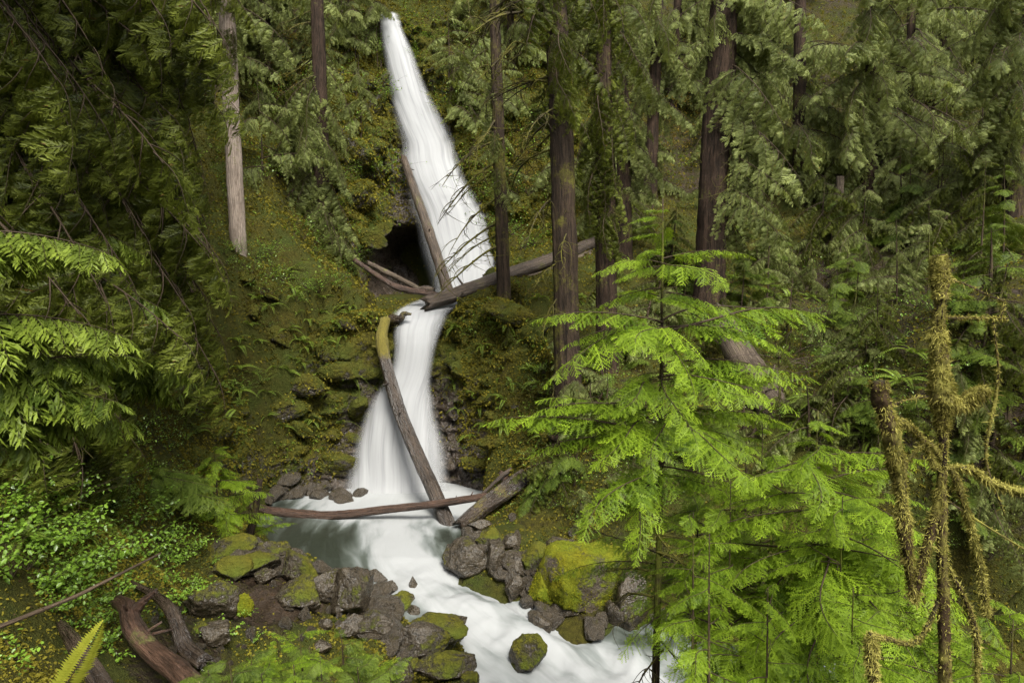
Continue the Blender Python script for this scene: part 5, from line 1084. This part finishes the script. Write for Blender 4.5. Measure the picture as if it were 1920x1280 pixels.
snag_part('limb', [(1768,1110),(1720,1200),(1660,1196),(1630,1190)], [12,10,12,14], 1000, .05, seed=13, mat='mosstwig')
snag_part('limb', [(1636,1188),(1634,1230),(1640,1290)], [20,22,14], 1300, .06, seed=14, mat='mosstwig')
snag_part('limb', [(1776,1060),(1812,1130),(1832,1200),(1830,1300)], [10,10,12,8], 1200, .05, seed=15, mat='mosstwig')
snag_part('twig', [(1780,940),(1840,980),(1930,1035)], [4,4,3], 120, .02, seed=16, mat='twig')
snag_part('limb', [(1765,860),(1735,830),(1690,878)], [12,10,8], 500, .045, seed=17, mat='mosstwig')
snag_part('limb', [(1766,900),(1748,990),(1722,1080),(1716,1130)], [16,18,18,8], 1800, .055, seed=18, hang=1.2, mat='mosstwig')
# ------------------------------------------------------------------ moss and ground cover (uncountable)
def scatter(v, f, n, rng, wfn):
    a, b_, c = v[f[:, 0]], v[f[:, 1]], v[f[:, 2]]; nr = np.cross(b_ - a, c - a); ar = np.linalg.norm(nr, axis=1); ce = (a + b_ + c) / 3
    px, py, dp = project(ce); ok = (dp > 2) & (px > -120) & (px < 2040) & (py > -80) & (py < 1360)
    wgt = ar * ok * wfn(ce, px, py, dp) / np.maximum(dp, 6) ** 1.6
    cdf = np.cumsum(wgt); k = np.searchsorted(cdf, rng.random(n) * cdf[-1]); r1 = np.sqrt(rng.random(n)); r2 = rng.random(n)
    p = a[k] * (1 - r1)[:, None] + b_[k] * (r1 * (1 - r2))[:, None] + c[k] * (r1 * r2)[:, None]
    nn = nr[k] / ar[k][:, None]; nn[nn[:, 2] < 0] *= -1; dk = dp[k]
    keep = np.zeros(n, bool); o_ = Vector(CAM)
    for q in range(n):      # leave out what lies deep behind other ground
        d_ = Vector(p[q]) - o_; l_ = d_.length; h_ = BVH.ray_cast(o_, d_ / l_, l_)
        keep[q] = h_[0] is None or h_[3] > l_ - 0.9
    return p[keep], nn[keep], dk[keep]
def tufts(name, label, p, nn, size, mat, rng, blades=3, flat=.5, tint=None):
    g = Geo(); n = len(p)
    for _ in range(blades):
        d = nn * (1 - flat) + rng.normal(size=(n, 3)) * .7 * (flat + .3); d /= np.linalg.norm(d, axis=1)[:, None]
        s_ = np.cross(d, rng.normal(size=(n, 3))); s_ /= np.linalg.norm(s_, axis=1)[:, None]; L = (size * rng.uniform(.5, 1.3, n))[:, None]
        a = p - nn * .01; m_ = a + d * L * .55
        v = np.stack([a, m_ + s_ * L * .28, a + d * L - np.array([0, 0, .25]) * L, m_ - s_ * L * .28], 1).reshape(-1, 3); o4 = np.arange(n)[:, None] * 4
        f = np.concatenate([o4 + [0, 1, 2], o4 + [0, 2, 3]]); tt = rng.uniform(0, 1, n) if tint is None else np.clip(tint + rng.normal(0, .1, n), 0, .8)
        g.add(v, f, 0, np.concatenate([tt, tt]))
    return tag(obj(name, g.mesh(name, [MAT[mat]])), label, None, None, 'stuff')
# soil-free places carry moss
def wmoss(ce, px, py, dp):
    patch = np.clip(.55 + 1.3 * fbm(ce * .45, 3, 77), .05, 1.5)
    so = sstep(200, 60, np.hypot(px - 330, (py - 1230) * 1.2)) + sstep(140, 60, np.hypot(px - 520, (py - 1120) * 1.4))
    right = np.where((px > 1150), .35, 1.0); wet = ((px > 640) & (px < 860) & (py > 640) & (py < 930))
    pool_ = (ce[:, 2] < water_z(ce[:, 0], ce[:, 1]) + .1) & (ce[:, 1] < 26)
    cavem = (px > 690) & (px < 850) & (py > 420) & (py < 560)
    return patch * np.clip(1 - so, 0.02, 1) * right * np.where(wet, .12, 1) * ~pool_ * ~cavem
sv, sf, nv_ = [allv], [allf], len(allv)
for o in OUTP:
    m_ = np.array(Matrix.LocRotScale(o.location, o.rotation_euler, o.scale)); c_ = np.zeros(len(o.data.vertices) * 3); o.data.vertices.foreach_get('co', c_); c_ = c_.reshape(-1, 3) @ m_[:3, :3].T + m_[:3, 3]
    f_ = np.zeros(len(o.data.polygons) * 3, np.int32); o.data.polygons.foreach_get('vertices', f_); sv.append(c_); sf.append(f_.reshape(-1, 3) + nv_); nv_ += len(c_)
p, nn, dp = scatter(np.vstack(sv), np.vstack(sf), 230000, rng, wmoss); tt = .42 + .55 * fbm(p * .5, 3, 5) + .3 * fbm(p * 2.2, 2, 6)
tufts('moss_carpet', 'golden green moss carpeting the slopes and cliffs', p, nn, .03 + .0034 * dp, 'moss', rng, 2, .75, tt)
for o, v, ms in MOSSY:
    f_ = np.array([q.vertices[:] for q in o.data.polygons]); a, b_, c = v[f_[:, 0]], v[f_[:, 1]], v[f_[:, 2]]; nr = np.cross(b_ - a, c - a); ar = np.linalg.norm(nr, axis=1)
    nr = nr / ar[:, None]; ce = (a + b_ + c) / 3; wg = ar * np.clip(2 * (ms + .3 * nr[:, 2] - .75 + 1.6 * fbm(ce * 1.5 + ms, 3, 9)), 0, 1); n_ = int(min(2600, 420 * ar.sum()) + 40)
    if wg.sum() <= 0: continue
    cdf = np.cumsum(wg); k = np.searchsorted(cdf, rng.random(n_) * cdf[-1]); pp = ce[k] + rng.normal(0, .012, (n_, 3))
    mo = tufts('moss', None, pp, nr[k], .04, 'rockmossleaf', rng, 2, .8, np.clip(.5 + .6 * fbm(pp * 2, 2, 4), 0, 1)); mo.parent = o
def wgreen(ce, px, py, dp):
    return wmoss(ce, px, py, dp) * np.clip(fbm(ce * .6, 3, 91) * 2.2, 0.02, 1) * (1 + 3 * (px < 420) * (py > 780))
p, nn, dp = scatter(allv, allf, 26000, rng, wgreen)
tufts('ground_cover', 'low green leaves covering the slopes', p, nn, .035 + .003 * dp, 'fern', rng, 3, .9)
def wlit(ce, px, py, dp): return np.where(px > 1100, 1.0, .25) * (ce[:, 2] > .2)
p, nn, dp = scatter(tv, tf, 22000, rng, wlit)
tufts('leaf_litter', 'brown fallen leaves and twigs on the forest floor', p, nn, .03 + .002 * dp, 'litter', rng, 1, 1.0)
# look-alikes that share a description are told apart by their place in the picture
ORD = ['first', 'second', 'third', 'fourth', 'fifth', 'sixth', 'seventh', 'eighth', 'ninth', 'tenth', 'eleventh', 'twelfth']
bylab = {}
for o in bpy.data.objects:
    if o.parent is None and o.get('group') and o.get('label'): bylab.setdefault(o['label'], []).append(o)
for lab, os_ in bylab.items():
    if len(os_) < 2: continue
    nr_ = max(1, math.ceil(len(os_) / 10)); pr = [(project(np.array(o.location)), o) for o in os_]; pr.sort(key=lambda q: q[0][1])
    for r_ in range(nr_):
        row = pr[r_ * len(pr) // nr_:(r_ + 1) * len(pr) // nr_]; row.sort(key=lambda q: q[0][0])
        for k, (_, o) in enumerate(row):
            o['label'] = lab + (', ' if nr_ == 1 else (', top row, ' if r_ == 0 else (', bottom row, ' if r_ == nr_ - 1 else ', ' + ORD[r_] + ' row, '))) + ORD[k] + ' from left'
print('objects', len(bpy.data.objects), 'tris', sum(len(m.polygons) for m in bpy.data.meshes))
